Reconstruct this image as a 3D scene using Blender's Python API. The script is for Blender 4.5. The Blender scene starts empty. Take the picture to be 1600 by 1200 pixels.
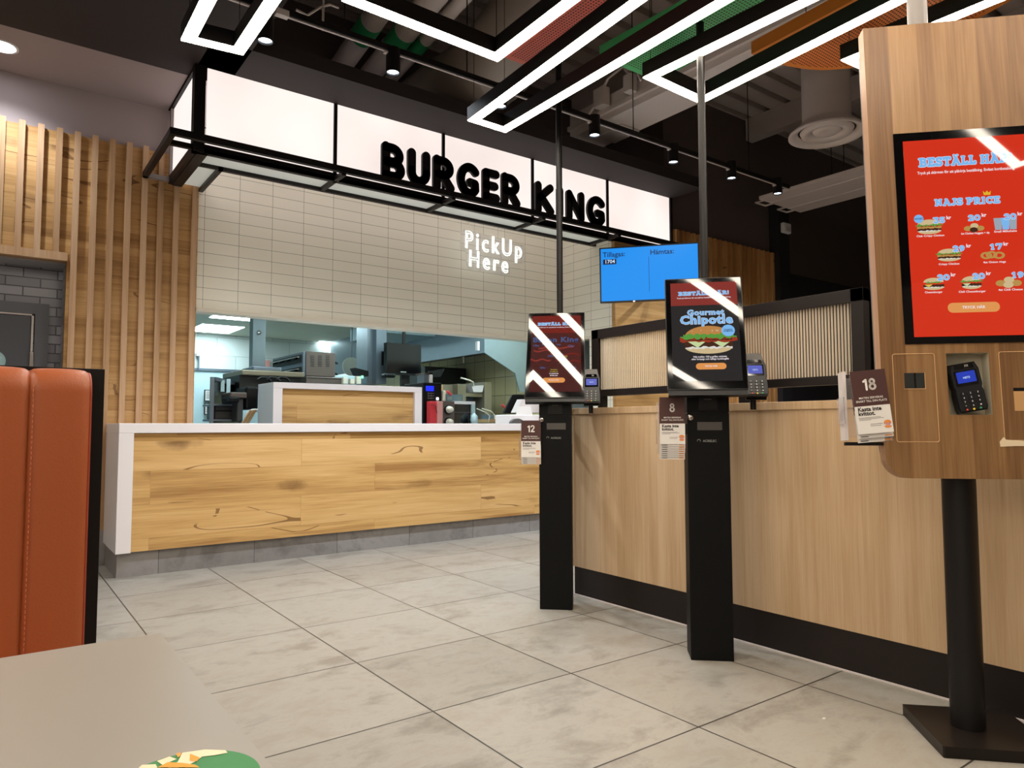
import bpy, bmesh, math, random
from mathutils import Vector, Matrix
random.seed(7)
C = bpy.context.scene.collection
PI = math.pi
# ------------------------------------------------------------------ camera
F_PX, PITCH, YAW, ROLL, EYE = 1108.0, .0593, .637, -.002, .935
_c, _s = math.cos, math.sin
FW = Vector((_s(YAW)*_c(PITCH), _c(YAW)*_c(PITCH), _s(PITCH)))
_rt = Vector((_c(YAW), -_s(YAW), 0)); _up = _rt.cross(FW)
RT = _rt*_c(ROLL) + _up*_s(ROLL); UP = -_rt*_s(ROLL) + _up*_c(ROLL)
EYEP = Vector((0, 0, EYE))
def ray(u, v): return FW + RT*((u-800)/F_PX) - UP*((v-600)/F_PX)
def hit(u, v, axis, val):
    d = ray(u, v); return EYEP + d*((val-EYEP[axis])/d[axis])
def X(u, v, val): return hit(u, v, 0, val)
def Y(u, v, val): return hit(u, v, 1, val)
def Z(u, v, val): return hit(u, v, 2, val)
def hitpl(u, v, o, n):
    d = ray(u, v); return EYEP + d*((Vector(o)-EYEP).dot(n)/d.dot(n))
cam = bpy.data.cameras.new('camera'); co = bpy.data.objects.new('camera', cam); C.objects.link(co)
cam.sensor_fit = 'HORIZONTAL'; cam.sensor_width = 36; cam.lens = 36*F_PX/1600
cam.clip_start = .02
m = Matrix((RT, UP, -FW)).transposed().to_4x4(); m.translation = EYEP; co.matrix_world = m
bpy.context.scene.camera = co

# ------------------------------------------------------------------ materials
MATS = {}
def new_mat(name):
    m = bpy.data.materials.new(name); m.use_nodes = True; MATS[name] = m
    nt = m.node_tree; b = nt.nodes['Principled BSDF']; return m, nt, b
def lin(c):
    if isinstance(c, str):
        c = tuple(int(c[i:i+2], 16)/255 for i in (0, 2, 4))
        c = tuple(x/12.92 if x <= .04045 else ((x+.055)/1.055)**2.4 for x in c)
    return (*c, 1)
def plain(name, col, rough=.5, metal=0, emit=0, spec=.5, var=.06, vs=8, bump=0, alpha=None, trans=0, ior=1.45):
    m, nt, b = new_mat(name); N = nt.nodes; L = nt.links
    c = lin(col)
    b.inputs['Roughness'].default_value = rough; b.inputs['Metallic'].default_value = metal
    b.inputs['Specular IOR Level'].default_value = spec
    tc = N.new('ShaderNodeTexCoord'); nz = N.new('ShaderNodeTexNoise'); nz.inputs['Scale'].default_value = vs
    nz.inputs['Detail'].default_value = 3
    L.new(tc.outputs['Object'], nz.inputs['Vector'])
    mx = N.new('ShaderNodeMix'); mx.data_type = 'RGBA'
    mx.inputs[6].default_value = tuple(x*(1-var) for x in c[:3])+(1,)
    mx.inputs[7].default_value = tuple(min(1, x*(1+var)) for x in c[:3])+(1,)
    L.new(nz.outputs['Fac'], mx.inputs[0]); L.new(mx.outputs[2], b.inputs['Base Color'])
    if emit:
        b.inputs['Emission Strength'].default_value = emit; L.new(mx.outputs[2], b.inputs['Emission Color'])
        if emit: b.inputs['Base Color'].default_value = (.02, .02, .02, 1); L.remove(b.inputs['Base Color'].links[0])
    if bump:
        bp = N.new('ShaderNodeBump'); bp.inputs['Strength'].default_value = bump; bp.inputs['Distance'].default_value = .002
        L.new(nz.outputs['Fac'], bp.inputs['Height']); L.new(bp.outputs['Normal'], b.inputs['Normal'])
    if trans:
        b.inputs['Transmission Weight'].default_value = trans; b.inputs['IOR'].default_value = ior
    if alpha is not None: b.inputs['Alpha'].default_value = alpha
    return m
def math_node(nt, op, a, b=None, c=None):
    n = nt.nodes.new('ShaderNodeMath'); n.operation = op
    for i, v in enumerate((a, b, c)):
        if v is None: continue
        if isinstance(v, (int, float)): n.inputs[i].default_value = v
        else: nt.links.new(v, n.inputs[i])
    return n.outputs[0]
def ramp(nt, fac, stops):
    n = nt.nodes.new('ShaderNodeValToRGB'); e = n.color_ramp.elements
    while len(e) < len(stops): e.new(.5)
    for i, (p, c) in enumerate(stops): e[i].position = p; e[i].color = lin(c)
    nt.links.new(fac, n.inputs[0]); return n.outputs[0]
def mixc(nt, fac, a, b, mode='MIX'):
    n = nt.nodes.new('ShaderNodeMix'); n.data_type = 'RGBA'; n.blend_type = mode
    for i, v in ((0, fac), (6, a), (7, b)):
        if isinstance(v, (int, float)): n.inputs[i].default_value = v
        elif isinstance(v, (tuple, str)): n.inputs[i].default_value = lin(v) if isinstance(v, str) else v
        else: nt.links.new(v, n.inputs[i])
    return n.outputs[2]
def wood(name, light, mid, dark, grain='X', plank=None, knots=0, rough=.5, fine=1, off=0, streak=1.0):
    """Procedural timber: u runs along the grain, v across it."""
    m, nt, b = new_mat(name); N = nt.nodes; L = nt.links
    tc = N.new('ShaderNodeTexCoord'); sp = N.new('ShaderNodeSeparateXYZ'); L.new(tc.outputs['Object'], sp.inputs[0])
    hx = math_node(nt, 'ADD', sp.outputs[0], sp.outputs[1]) if name != 'walnut_laminate' else sp.outputs[0]
    u, v = (hx, sp.outputs[2]) if grain == 'X' else (sp.outputs[2], hx)
    u = math_node(nt, 'ADD', u, off); v = math_node(nt, 'ADD', v, off*.31)
    rnd = 0.0
    if plank:
        cb = N.new('ShaderNodeCombineXYZ'); L.new(u, cb.inputs[0]); L.new(v, cb.inputs[1])
        br = N.new('ShaderNodeTexBrick'); L.new(cb.outputs[0], br.inputs['Vector'])
        br.inputs['Scale'].default_value = 1; br.inputs['Brick Width'].default_value = plank[0]; br.inputs['Row Height'].default_value = plank[1]
        br.inputs['Mortar Size'].default_value = .0012; br.inputs['Mortar Smooth'].default_value = 0
        br.inputs['Color1'].default_value = (0, 0, 0, 1); br.inputs['Color2'].default_value = (1, 1, 1, 1); br.inputs['Mortar'].default_value = (.5, .5, .5, 1)
        br.offset = .37
        rnd = math_node(nt, 'MULTIPLY', br.outputs['Color'], 1)
    def nvec(su, sv, so):
        c = N.new('ShaderNodeCombineXYZ'); L.new(math_node(nt, 'MULTIPLY', u, su), c.inputs[0]); L.new(math_node(nt, 'MULTIPLY', v, sv), c.inputs[1])
        L.new(math_node(nt, 'MULTIPLY_ADD', rnd, 7.3, so), c.inputs[2]); return c.outputs[0]
    n1 = N.new('ShaderNodeTexNoise'); n1.inputs['Scale'].default_value = 1; n1.inputs['Detail'].default_value = 4; n1.inputs['Distortion'].default_value = .6
    L.new(nvec(.7, 9*streak, 0), n1.inputs['Vector'])
    n2 = N.new('ShaderNodeTexNoise'); n2.inputs['Scale'].default_value = 1; n2.inputs['Detail'].default_value = 3
    L.new(nvec(4*fine, 150*fine, 3), n2.inputs['Vector'])
    n3 = N.new('ShaderNodeTexNoise'); n3.inputs['Scale'].default_value = 1; n3.inputs['Detail'].default_value = 6; n3.inputs['Distortion'].default_value = 1.5
    L.new(nvec(1.1, 26*streak, 5), n3.inputs['Vector'])
    f = math_node(nt, 'ADD', math_node(nt, 'MULTIPLY', n1.outputs['Fac'], .5), math_node(nt, 'ADD', math_node(nt, 'MULTIPLY', n3.outputs['Fac'], .28), math_node(nt, 'MULTIPLY', n2.outputs['Fac'], .22)))
    if plank: f = math_node(nt, 'ADD', f, math_node(nt, 'MULTIPLY_ADD', rnd, .16, -.08))
    col = ramp(nt, f, [(.33, dark), (.48, mid), (.64, light)])
    if knots:
        vo = N.new('ShaderNodeTexVoronoi'); vo.inputs['Scale'].default_value = 1; vo.inputs['Randomness'].default_value = 1
        dn = N.new('ShaderNodeTexNoise'); dn.inputs['Scale'].default_value = 9; dn.inputs['Detail'].default_value = 3
        L.new(tc.outputs['Object'], dn.inputs['Vector'])
        dv = N.new('ShaderNodeVectorMath'); dv.operation = 'MULTIPLY_ADD'
        L.new(dn.outputs['Color'], dv.inputs[0]); dv.inputs[1].default_value = (.35, .35, 0); L.new(nvec(1.7, 5.2, 1.0), dv.inputs[2])
        L.new(dv.outputs[0], vo.inputs['Vector'])
        sel = math_node(nt, 'GREATER_THAN', math_node(nt, 'MULTIPLY', vo.outputs['Color'], 1), 1.02-knots)
        k1 = math_node(nt, 'MULTIPLY', sel, ramp(nt, vo.outputs['Distance'], [(0, (1, 1, 1)), (.09, (.75, .75, .75)), (.26, (0, 0, 0))]))
        col = mixc(nt, math_node(nt, 'MULTIPLY', k1, .8), col, '5f3c1e')
        # thin dark cracks that run along the grain
        nc = N.new('ShaderNodeTexNoise'); nc.inputs['Scale'].default_value = 1; nc.inputs['Detail'].default_value = 1.5; nc.inputs['Distortion'].default_value = .3
        L.new(nvec(.9, 4.5, 11), nc.inputs['Vector'])
        d = math_node(nt, 'ABSOLUTE', math_node(nt, 'SUBTRACT', nc.outputs['Fac'], .56))
        cr = math_node(nt, 'MULTIPLY', math_node(nt, 'LESS_THAN', d, .005), math_node(nt, 'GREATER_THAN', n1.outputs['Fac'], .53))
        col = mixc(nt, math_node(nt, 'MULTIPLY', cr, .75), col, '6b4522')
    if plank:
        col = mixc(nt, math_node(nt, 'MULTIPLY', br.outputs['Fac'], .35), col, '6e4a26')
    L.new(col, b.inputs['Base Color'])
    b.inputs['Roughness'].default_value = rough; b.inputs['Specular IOR Level'].default_value = .35
    bp = N.new('ShaderNodeBump'); bp.inputs['Strength'].default_value = .12; bp.inputs['Distance'].default_value = .002
    L.new(n2.outputs['Fac'], bp.inputs['Height']); L.new(bp.outputs['Normal'], b.inputs['Normal'])
    return m
def tiles(name, colA, colB, mortar, w, h, gap, axes=(0, 2), off=(0, 0), rough=.35, cloud=None, offset=0.0, bump=.4, rotv=False, spec=.5):
    m, nt, b = new_mat(name); N = nt.nodes; L = nt.links
    tc = N.new('ShaderNodeTexCoord'); sp = N.new('ShaderNodeSeparateXYZ'); L.new(tc.outputs['Object'], sp.inputs[0])
    cb = N.new('ShaderNodeCombineXYZ')
    L.new(math_node(nt, 'SUBTRACT', sp.outputs[axes[0]], off[0]), cb.inputs[0]); L.new(math_node(nt, 'SUBTRACT', sp.outputs[axes[1]], off[1]), cb.inputs[1])
    br = N.new('ShaderNodeTexBrick'); L.new(cb.outputs[0], br.inputs['Vector']); br.offset = offset
    br.inputs['Scale'].default_value = 1; br.inputs['Brick Width'].default_value = w; br.inputs['Row Height'].default_value = h
    br.inputs['Mortar Size'].default_value = gap; br.inputs['Mortar Smooth'].default_value = .05
    br.inputs['Color1'].default_value = lin(colA); br.inputs['Color2'].default_value = lin(colB); br.inputs['Mortar'].default_value = lin(mortar)
    col = br.outputs['Color']
    if cloud:
        cs, amt, cdark, clight = cloud
        n1 = N.new('ShaderNodeTexNoise'); n1.inputs['Scale'].default_value = cs; n1.inputs['Detail'].default_value = 9; n1.inputs['Roughness'].default_value = .72; n1.inputs['Distortion'].default_value = .25
        mp = N.new('ShaderNodeMapping'); mp.inputs['Scale'].default_value = (1, 1.5, 1)
        dv = N.new('ShaderNodeVectorMath'); dv.operation = 'MULTIPLY_ADD'
        L.new(br.outputs['Color'], dv.inputs[0]); dv.inputs[1].default_value = (60, 60, 60)
        L.new(tc.outputs['Object'], mp.inputs['Vector']); L.new(mp.outputs[0], dv.inputs[2]); L.new(dv.outputs[0], n1.inputs['Vector'])
        cc = ramp(nt, n1.outputs['Fac'], [(.36, cdark), (.5, (.5, .5, .5)), (.66, clight)])
        nb = mixc(nt, amt, col, cc, 'OVERLAY')
        col = mixc(nt, br.outputs['Fac'], nb, lin(mortar))
        rr = math_node(nt, 'MULTIPLY_ADD', n1.outputs['Fac'], .25, rough-.12); L.new(rr, b.inputs['Roughness'])
    else: b.inputs['Roughness'].default_value = rough
    L.new(col, b.inputs['Base Color']); b.inputs['Specular IOR Level'].default_value = spec
    bp = N.new('ShaderNodeBump'); bp.inputs['Strength'].default_value = bump; bp.inputs['Distance'].default_value = .002; bp.invert = True
    L.new(br.outputs['Fac'], bp.inputs['Height']); L.new(bp.outputs['Normal'], b.inputs['Normal'])
    return m
def perforated(name, col, pitch=.016, rad=.29):
    m, nt, b = new_mat(name); N = nt.nodes; L = nt.links
    tc = N.new('ShaderNodeTexCoord'); mp = N.new('ShaderNodeMapping'); mp.inputs['Scale'].default_value = (1/pitch, 1/pitch, 0)
    L.new(tc.outputs['Object'], mp.inputs['Vector']); fr = N.new('ShaderNodeVectorMath'); fr.operation = 'FRACTION'; L.new(mp.outputs[0], fr.inputs[0])
    sb = N.new('ShaderNodeVectorMath'); sb.operation = 'SUBTRACT'; L.new(fr.outputs[0], sb.inputs[0]); sb.inputs[1].default_value = (.5, .5, 0)
    ln = N.new('ShaderNodeVectorMath'); ln.operation = 'LENGTH'; L.new(sb.outputs[0], ln.inputs[0])
    h = math_node(nt, 'LESS_THAN', ln.outputs['Value'], rad)
    L.new(mixc(nt, h, lin(col), lin('140d0c')), b.inputs['Base Color']); b.inputs['Roughness'].default_value = .55
    return m
def glow(name, col, strength, cloud=0, cs=2.0, stripes=0, base=(.6, .6, .6, 1)):
    """Luminous diffuser: light box sheets, LED strips, lit screens."""
    m, nt, b = new_mat(name); N = nt.nodes; L = nt.links
    b.inputs['Base Color'].default_value = base; b.inputs['Roughness'].default_value = .4
    b.inputs['Emission Color'].default_value = lin(col); b.inputs['Emission Strength'].default_value = strength
    if cloud:
        tc = N.new('ShaderNodeTexCoord'); nz = N.new('ShaderNodeTexNoise'); nz.inputs['Scale'].default_value = cs; nz.inputs['Detail'].default_value = 1
        L.new(tc.outputs['Object'], nz.inputs['Vector'])
        s = math_node(nt, 'MULTIPLY_ADD', nz.outputs['Fac'], cloud*strength*2, strength*(1-cloud))
        if stripes:
            sp = N.new('ShaderNodeSeparateXYZ'); L.new(tc.outputs['Object'], sp.inputs[0])
            w = math_node(nt, 'SINE', math_node(nt, 'MULTIPLY', math_node(nt, 'ADD', sp.outputs[0], sp.outputs[1]), 2*PI/.011))
            s = math_node(nt, 'MULTIPLY', s, math_node(nt, 'MULTIPLY_ADD', w, stripes, 1))
        L.new(s, b.inputs['Emission Strength'])
    return m
def display(name, col, strength=1.0):
    m, nt, b = new_mat(name); b.inputs['Base Color'].default_value = (.004, .004, .004, 1); b.inputs['Roughness'].default_value = .025
    b.inputs['Specular IOR Level'].default_value = .62
    b.inputs['Emission Color'].default_value = lin(col); b.inputs['Emission Strength'].default_value = strength/2.83
    if name.startswith('tv_'): b.inputs['Roughness'].default_value = .45; b.inputs['Specular IOR Level'].default_value = .2
    return m

wood('oak_cladding', 'c49c68', 'b18752', '8d6538', 'X', (1.9, .105), .58, .55)
wood('oak_slat', 'c8a684', 'b8926e', 'a07a58', 'Z', None, 0, .55, streak=1.2)
wood('oak_slat_dark', 'bd9a74', 'a8815c', '8e6948', 'Z', None, 0, .55, off=3, streak=1.2)
wood('oak_counter', 'd3ac76', 'c29a60', '9a7040', 'X', (1.55, .21), .56, .42, off=.6)
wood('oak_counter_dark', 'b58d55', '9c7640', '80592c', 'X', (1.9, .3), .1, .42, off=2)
wood('divider_laminate', 'cbb090', 'bd9f7c', 'ac8e6a', 'Z', None, 0, .38, fine=1.3, streak=1.6)
wood('walnut_laminate', '9e7c56', '876542', '6b4c30', 'Z', (9, .085), 0, .34, off=5, fine=1.2, streak=.8)
wood('walnut_edge', 'b8937a', 'a98468', '99765c', 'Z', None, 0, .4, off=7)
wood('slat_wall_right', 'd0a068', 'b98650', '966638', 'Z', (7, .055), .1, .5, off=4)
tiles('floor_tiles', '98938a', '8f8a81', '35302b', .6, .6, .0032, (0, 1), (.611, 3.876-6), .36, (3.6, .45, '6b6159', 'a29890'), 0, .3)
tiles('cream_tiles', 'ece8d8', 'e7e3d3', '776f62', .2545, .0885, .0014, (0, 2), (1.272, 2.155-.885), .3, None, 0, .5)
tiles('cream_tiles_side', 'ece8d8', 'e7e3d3', '776f62', .2545, .0885, .0014, (1, 2), (5.62, 2.155-.885), .3, None, 0, .5)
tiles('dark_brick', 'a3a4b0', '707179', '484850', .2, .065, .004, (0, 2), (.07, .02), .3, None, .5, .5)
tiles('kitchen_brick', 'd0d6d2', 'c8ceca', 'a0a8a4', .6, .3, .004, (0, 2), (0, 0), .6, None, .5, .4)
tiles('yellow_tiles', 'e0cf9c', 'd6c592', '7d7254', .25, .25, .004, (1, 2), (0, .1), .3, None, 0, .4)
tiles('plinth_tiles', '8b8785', '7d7977', '4e4a48', .6, .8, .002, (0, 2), (.611, -.3), .4, (3, .5, '6f6b69', '9d9997'), 0, .3)
tiles('plinth_tiles_side', '8b8785', '7d7977', '4e4a48', .6, .8, .002, (1, 2), (0, -.3), .4, (3, .5, '6f6b69', '9d9997'), 0, .3)
plain('white_solid', 'dcd6d6', .35, var=.01)
plain('black_ceiling', '2a2121', .8, var=.05)
plain('mauve_paint', '988a8a', .75, var=.02)
plain('dark_wall', '594c49', .8, var=.05)
plain('black_wall', '1e1c20', .7)
plain('brown_panel', '4c4038', .6)
plain('deck_metal', 'b8aca6', .55, var=.15, vs=3)
plain('duct_grey', 'd4c8c3', .5, var=.05)
plain('beam_white', 'dcd1cc', .6, var=.02)
plain('duct_dark', '93877f', .45, .3, var=.08)
plain('green_tape', '2f9a63', .4)
plain('black_metal', '110e0e', .42, spec=.3)
plain('black_powder', '060607', .5, spec=.18, bump=.35, vs=500)
plain('black_plastic', '0a0a0b', .35, spec=.3)
plain('black_gloss', '060607', .06, spec=.6)
plain('dark_grey_plastic', '4a4644', .4)
plain('key_black', '17181b', .35)
plain('bronze_base', '1d1714', .35, .2, spec=.3)
plain('chrome', 'c9c4c0', .18, 1)
plain('steel', '8d979e', .3, .85, var=.08, vs=2)
plain('steel_brushed', '77808a', .38, .7)
plain('warm_steel', '8a7f6c', .4, .5)
plain('toaster_steel', '6f625b', .42, .5)
plain('hood_steel', '84939b', .42, .4)
plain('sign_black', '120f0f', .5, spec=.3)
plain('frame_brown', '1e1817', .45, spec=.3)
plain('frame_grey', '857a76', .5)
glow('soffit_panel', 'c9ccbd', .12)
plain('clock_face', 'b9bcae', .5)
plain('leather', '9a512d', .42, spec=.35, var=.06, bump=.25, vs=260)
plain('leather_red', '8e3218', .45)
plain('thread', 'b8683c', .7)
plain('table_top', '908b84', .3, var=.03, vs=4)
plain('table_edge', '948a83', .5)
plain('kitchen_ceiling', 'd2d4c4', .8)
plain('kitchen_lower_wall', 'b7cdd2', .6)
plain('paper', 'dedad6', .7, var=.02)
plain('card_brown', '43231f', .55, var=.02)
plain('card_text_white', 'e6e0dc', .6)
plain('ink', '17110f', .6)
plain('ink_grey', '807a76', .6)
plain('logo_orange', 'e08a3a', .6)
plain('logo_red', 'c8402a', .6)
plain('niche_white', 'bdb5a0', .5)
plain('silicone', 'd9c7a8', .5)
plain('routed_line', 'd2a878', .5)
plain('led_off_grey', 'cfc6c4', .5)
plain('acrylic', 'f4f2f4', .08, trans=.92, ior=1.1, var=0)
plain('fluted_glass', 'eadcc8', .3, trans=.35, ior=1.3, var=0, spec=.3)
plain('sheet_glass', 'f2ece2', .06, trans=.97, ior=1.08, var=0, spec=.3)
plain('smoked_glass', '9fb0b8', .08, trans=.75, ior=1.1, var=0)
plain('red_plastic', 'd8333a', .4)
plain('tan_plastic', 'b98f5e', .5)
plain('cream_plastic', 'd9d0bd', .5)
plain('pink_metal', 'd99a92', .4)
plain('sticker_green', '2b7a41', .5)
plain('sticker_orange', 'dd9326', .5)
plain('sticker_pale', 'e2cfb0', .5)
plain('lamp_white', 'e8e6e8', .4)
plain('grey_case', '6d6865', .4, .3)
plain('dark_door', '4a4d56', .5)
plain('door_frame_grey', '5d6069', .5)
plain('corridor_ceiling', '9b9b9e', .7)
plain('lcd_off', '050507', .12)
plain('dark_kitchen', '14130f', .5)
plain('window_dark', '2a2c2b', .25)
plain('logo_print', '8f8f8c', .5)
plain('dome_mirror', 'd8ccb8', .15, .6)
perforated('red_perforated', 'd9604f'); perforated('green_perforated', '50b56c'); perforated('orange_perforated', 'f0883f')
plain('red_metal', 'd96a58', .5); plain('green_metal', '4fb873', .5); plain('orange_metal', 'e98a34', .5)
glow('led_strip', 'fff2de', 9.0)
glow('sign_sheet', 'fff0ea', .34, .26, 1.6)
glow('side_sheet', 'fff2ee', .33, .1, 1.6)
glow('neon_white', 'f4fff6', .8)
glow('spot_lens', 'dff0ff', 2.5)
glow('downlight', 'f6fbff', 14)
glow('kitchen_panel', 'ddf8ff', 7.5)
glow('reader_blue', '0833b0', .33, base=(.01,.01,.02,1)); glow('blue_lcd', '1020e0', .7, base=(.01,.01,.02,1)); glow('green_led', '20e090', 1)
plain('door_sign_blue', 'b8dce4', .5); glow('white_led', 'ffffff', 1)
display('tv_blue', '0c92f5', .95); display('tv_navy', '0a1140', .8); display('tv_white', 'cfe8ff', 1.0)
display('scr_red', 'cf2f16', 1.0); display('scr_red_dim', '7e231a', .75); display('scr_red_mid', '8a332c', .9)
display('scr_maroon', '4f211e', .8); display('scr_charcoal', '2c2a2a', .8); display('scr_blue', '7db8ee', .95); display('scr_white', 'f2e6ea', .95)
display('scr_orange', 'dc9350', 1.0); display('scr_blue_outline', 'e0ecff', .9); display('scr_glass', '000000', 0)
display('bun', 'c68a4a', .85); display('bun_pale', 'd9c193', .85); display('lettuce', '5fa544', .8); display('bacon', 'a53a22', .8)
display('patty', '4a2a1c', .8); display('cheese', 'e3c552', .85); display('melt', 'cfe0a6', .85); display('sauce', 'e8e6de', .85); display('fried', 'c89a52', .8)
display('cup_grey', 'a9b4c0', .8); display('crown_gold', 'e5b92e', .9); display('scr_ghost_blue', '5a6a9c', .6); display('scr_yellow', 'c8b848', .7); display('scr_navy', '22365e', .7)

# ------------------------------------------------------------------ mesh builder
WORLD = {}
def wm(o): return WORLD.get(o.name, Matrix.Identity(4)) if o else Matrix.Identity(4)
class MB:
    def __init__(s, M=None): s.v = []; s.f = []; s.m = []; s.sm = []; s.M = M or Matrix.Identity(4); s.mats = []
    def mi(s, mat):
        if mat not in s.mats: s.mats.append(mat)
        return s.mats.index(mat)
    def add(s, verts, faces, mat='white_solid', smooth=False, T=None):
        b = len(s.v); M = s.M @ T if T else s.M
        s.v += [M @ Vector(p) for p in verts]; k = s.mi(mat)
        for f in faces: s.f.append([b+i for i in f]); s.m.append(k); s.sm.append(smooth)
        return s
    def box(s, x0, x1, y0, y1, z0, z1, mat='white_solid', T=None, bev=0):
        if x0 > x1: x0, x1 = x1, x0
        if y0 > y1: y0, y1 = y1, y0
        if z0 > z1: z0, z1 = z1, z0
        if bev:
            bm = bmesh.new(); r = bmesh.ops.create_cube(bm, size=1)
            for q in bm.verts: q.co = Vector(((x0+x1)/2+q.co.x*(x1-x0), (y0+y1)/2+q.co.y*(y1-y0), (z0+z1)/2+q.co.z*(z1-z0)))
            bmesh.ops.bevel(bm, geom=bm.edges[:], offset=bev, segments=2, affect='EDGES', profile=.5)
            bm.verts.index_update()
            s.add([q.co.copy() for q in bm.verts], [[q.index for q in f.verts] for f in bm.faces], mat, False, T); bm.free(); return s
        v = [(x, y, z) for x in (x0, x1) for y in (y0, y1) for z in (z0, z1)]
        return s.add(v, [(0, 1, 3, 2), (4, 6, 7, 5), (0, 4, 5, 1), (2, 3, 7, 6), (0, 2, 6, 4), (1, 5, 7, 3)], mat, False, T)
    def prism(s, poly, d0, d1, axis, mat='white_solid', T=None, cap=None):
        """poly: 2D outline in the two axes other than `axis`, extruded from d0 to d1."""
        n = len(poly)
        def mk(p, d):
            q = list(p); q.insert(axis, d); return tuple(q)
        v = [mk(p, d0) for p in poly]+[mk(p, d1) for p in poly]
        s.add(v, [(i, (i+1) % n, n+(i+1) % n, n+i) for i in range(n)], mat, False, T)
        s.add(v, [list(range(n))[::-1], list(range(n, 2*n))], cap or mat, False, T); return s
    def tube(s, pts, r, mat, n=10, closed=False, caps=True, T=None, r2=None):
        pts = [Vector(p) for p in pts]; k = len(pts); V = []; Fc = []
        up = Vector((0, 0, 1)); prev = None
        for i, p in enumerate(pts):
            if closed: t = (pts[(i+1) % k]-pts[i-1]).normalized()
            else: t = (pts[min(i+1, k-1)]-pts[max(i-1, 0)]).normalized()
            if prev is None:
                a = t.cross(up) if abs(t.dot(up)) < .95 else t.cross(Vector((1, 0, 0)))
            else: a = prev - t*prev.dot(t)
            a.normalize(); prev = a; bb = t.cross(a)
            rr = r if r2 is None else r+(r2-r)*i/(k-1)
            if callable(r): rr = r(i/(k-1))
            V += [p+(a*math.cos(2*PI*j/n)+bb*math.sin(2*PI*j/n))*rr for j in range(n)]
        for i in range(k if closed else k-1):
            for j in range(n):
                a0 = i*n+j; a1 = i*n+(j+1) % n; b0 = ((i+1) % k)*n+j; b1 = ((i+1) % k)*n+(j+1) % n
                Fc.append((a0, b0, b1, a1))
        s.add(V, Fc, mat, True, T)
        if caps and not closed: s.add(V[:n], [list(range(n))], mat, False, T); s.add(V[-n:], [list(range(n))[::-1]], mat, False, T)
        return s
    def lathe(s, prof, c, mat, n=32, T=None, smooth=True, axis=2):
        V = []; Fc = []
        for r, h in prof:
            for j in range(n):
                a = 2*PI*j/n; q = [r*math.cos(a), r*math.sin(a)]; q.insert(axis, h); V.append((c[0]+q[0], c[1]+q[1], c[2]+q[2]))
        for i in range(len(prof)-1):
            for j in range(n): Fc.append((i*n+j, i*n+(j+1) % n, (i+1)*n+(j+1) % n, (i+1)*n+j))
        return s.add(V, Fc, mat, smooth, T)
    def disc(s, c, r, mat, axis=2, n=24, T=None, ry=None):
        V = []
        for j in range(n):
            a = 2*PI*j/n; q = [r*math.cos(a), (ry or r)*math.sin(a)]; q.insert(axis, 0); V.append((c[0]+q[0], c[1]+q[1], c[2]+q[2]))
        return s.add(V, [list(range(n))], mat, False, T)
    def poly(s, pts, mat, T=None): return s.add(pts, [list(range(len(pts)))], mat, False, T)
    def text(s, txt, size, mat, T, bold=0.0, depth=0.0, align='CENTER', xs=1.0, spacing=1.0):
        """T maps text space (x right, y up, z out of the surface) to builder space"""
        cu = bpy.data.curves.new('lettering', 'FONT'); cu.body = txt; cu.size = size; cu.align_x = align; cu.align_y = 'CENTER'
        cu.offset = bold*size; cu.extrude = depth; cu.resolution_u = 2; cu.space_character = spacing; cu.space_line = .8
        o = bpy.data.objects.new('lettering', cu); C.objects.link(o)
        dg = bpy.context.evaluated_depsgraph_get(); me = bpy.data.meshes.new_from_object(o.evaluated_get(dg))
        s.add([(q.co.x*xs, q.co.y, q.co.z) for q in me.vertices], [list(p.vertices) for p in me.polygons], mat, False, T)
        bpy.data.objects.remove(o); bpy.data.curves.remove(cu); bpy.data.meshes.remove(me); return s
    def build(s, name, root=None, local=False, bevel=0, pos=None, **tags):
        me = bpy.data.meshes.new(name)
        org = Matrix.Identity(4)
        if root is None and pos is not None: org = Matrix.Translation(pos)
        W = org if root is None else wm(root)
        inv = Matrix.Identity(4) if local else W.inverted()
        me.from_pydata([tuple(inv @ p) for p in s.v], [], s.f)
        for q in s.mats: me.materials.append(MATS[q])
        for p, k, sm in zip(me.polygons, s.m, s.sm): p.material_index = k; p.use_smooth = sm
        me.validate(); me.update()
        bm = bmesh.new(); bm.from_mesh(me); bmesh.ops.recalc_face_normals(bm, faces=bm.faces[:]); bm.to_mesh(me); bm.free()
        o = bpy.data.objects.new(name, me); C.objects.link(o)
        if root is not None: o.parent = root
        else: o.matrix_world = org
        WORLD[o.name] = W.copy()
        if bevel:
            b = o.modifiers.new('soft_edges', 'BEVEL'); b.width = bevel; b.segments = 2; b.limit_method = 'ANGLE'; b.angle_limit = .8
        for k, val in tags.items(): o[k] = val
        return o
def thing(name, label, cat, loc=(0, 0, 0), rz=0, group=None, M=None):
    o = bpy.data.objects.new(name, None); C.objects.link(o); o.empty_display_size = .05
    M = M or (Matrix.Translation(loc) @ Matrix.Rotation(rz, 4, 'Z')); o.matrix_world = M; WORLD[o.name] = M.copy()
    o['label'] = label; o['category'] = cat
    if group: o['group'] = group
    return o
def struct(mb, name, **k): return mb.build(name, None, kind='structure', **k)
def frame(o, x, y, z):
    """matrix with columns x (right), y (up), z (out) at o"""
    m = Matrix((Vector(x), Vector(y), Vector(z))).transposed().to_4x4(); m.translation = Vector(o); return m
def copy_tree(o, parent=None):
    c = o.copy(); C.objects.link(c); c.parent = parent; WORLD[c.name] = wm(o).copy()
    for ch in [q for q in bpy.data.objects if q.parent == o]: copy_tree(ch, c)
    return c

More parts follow.
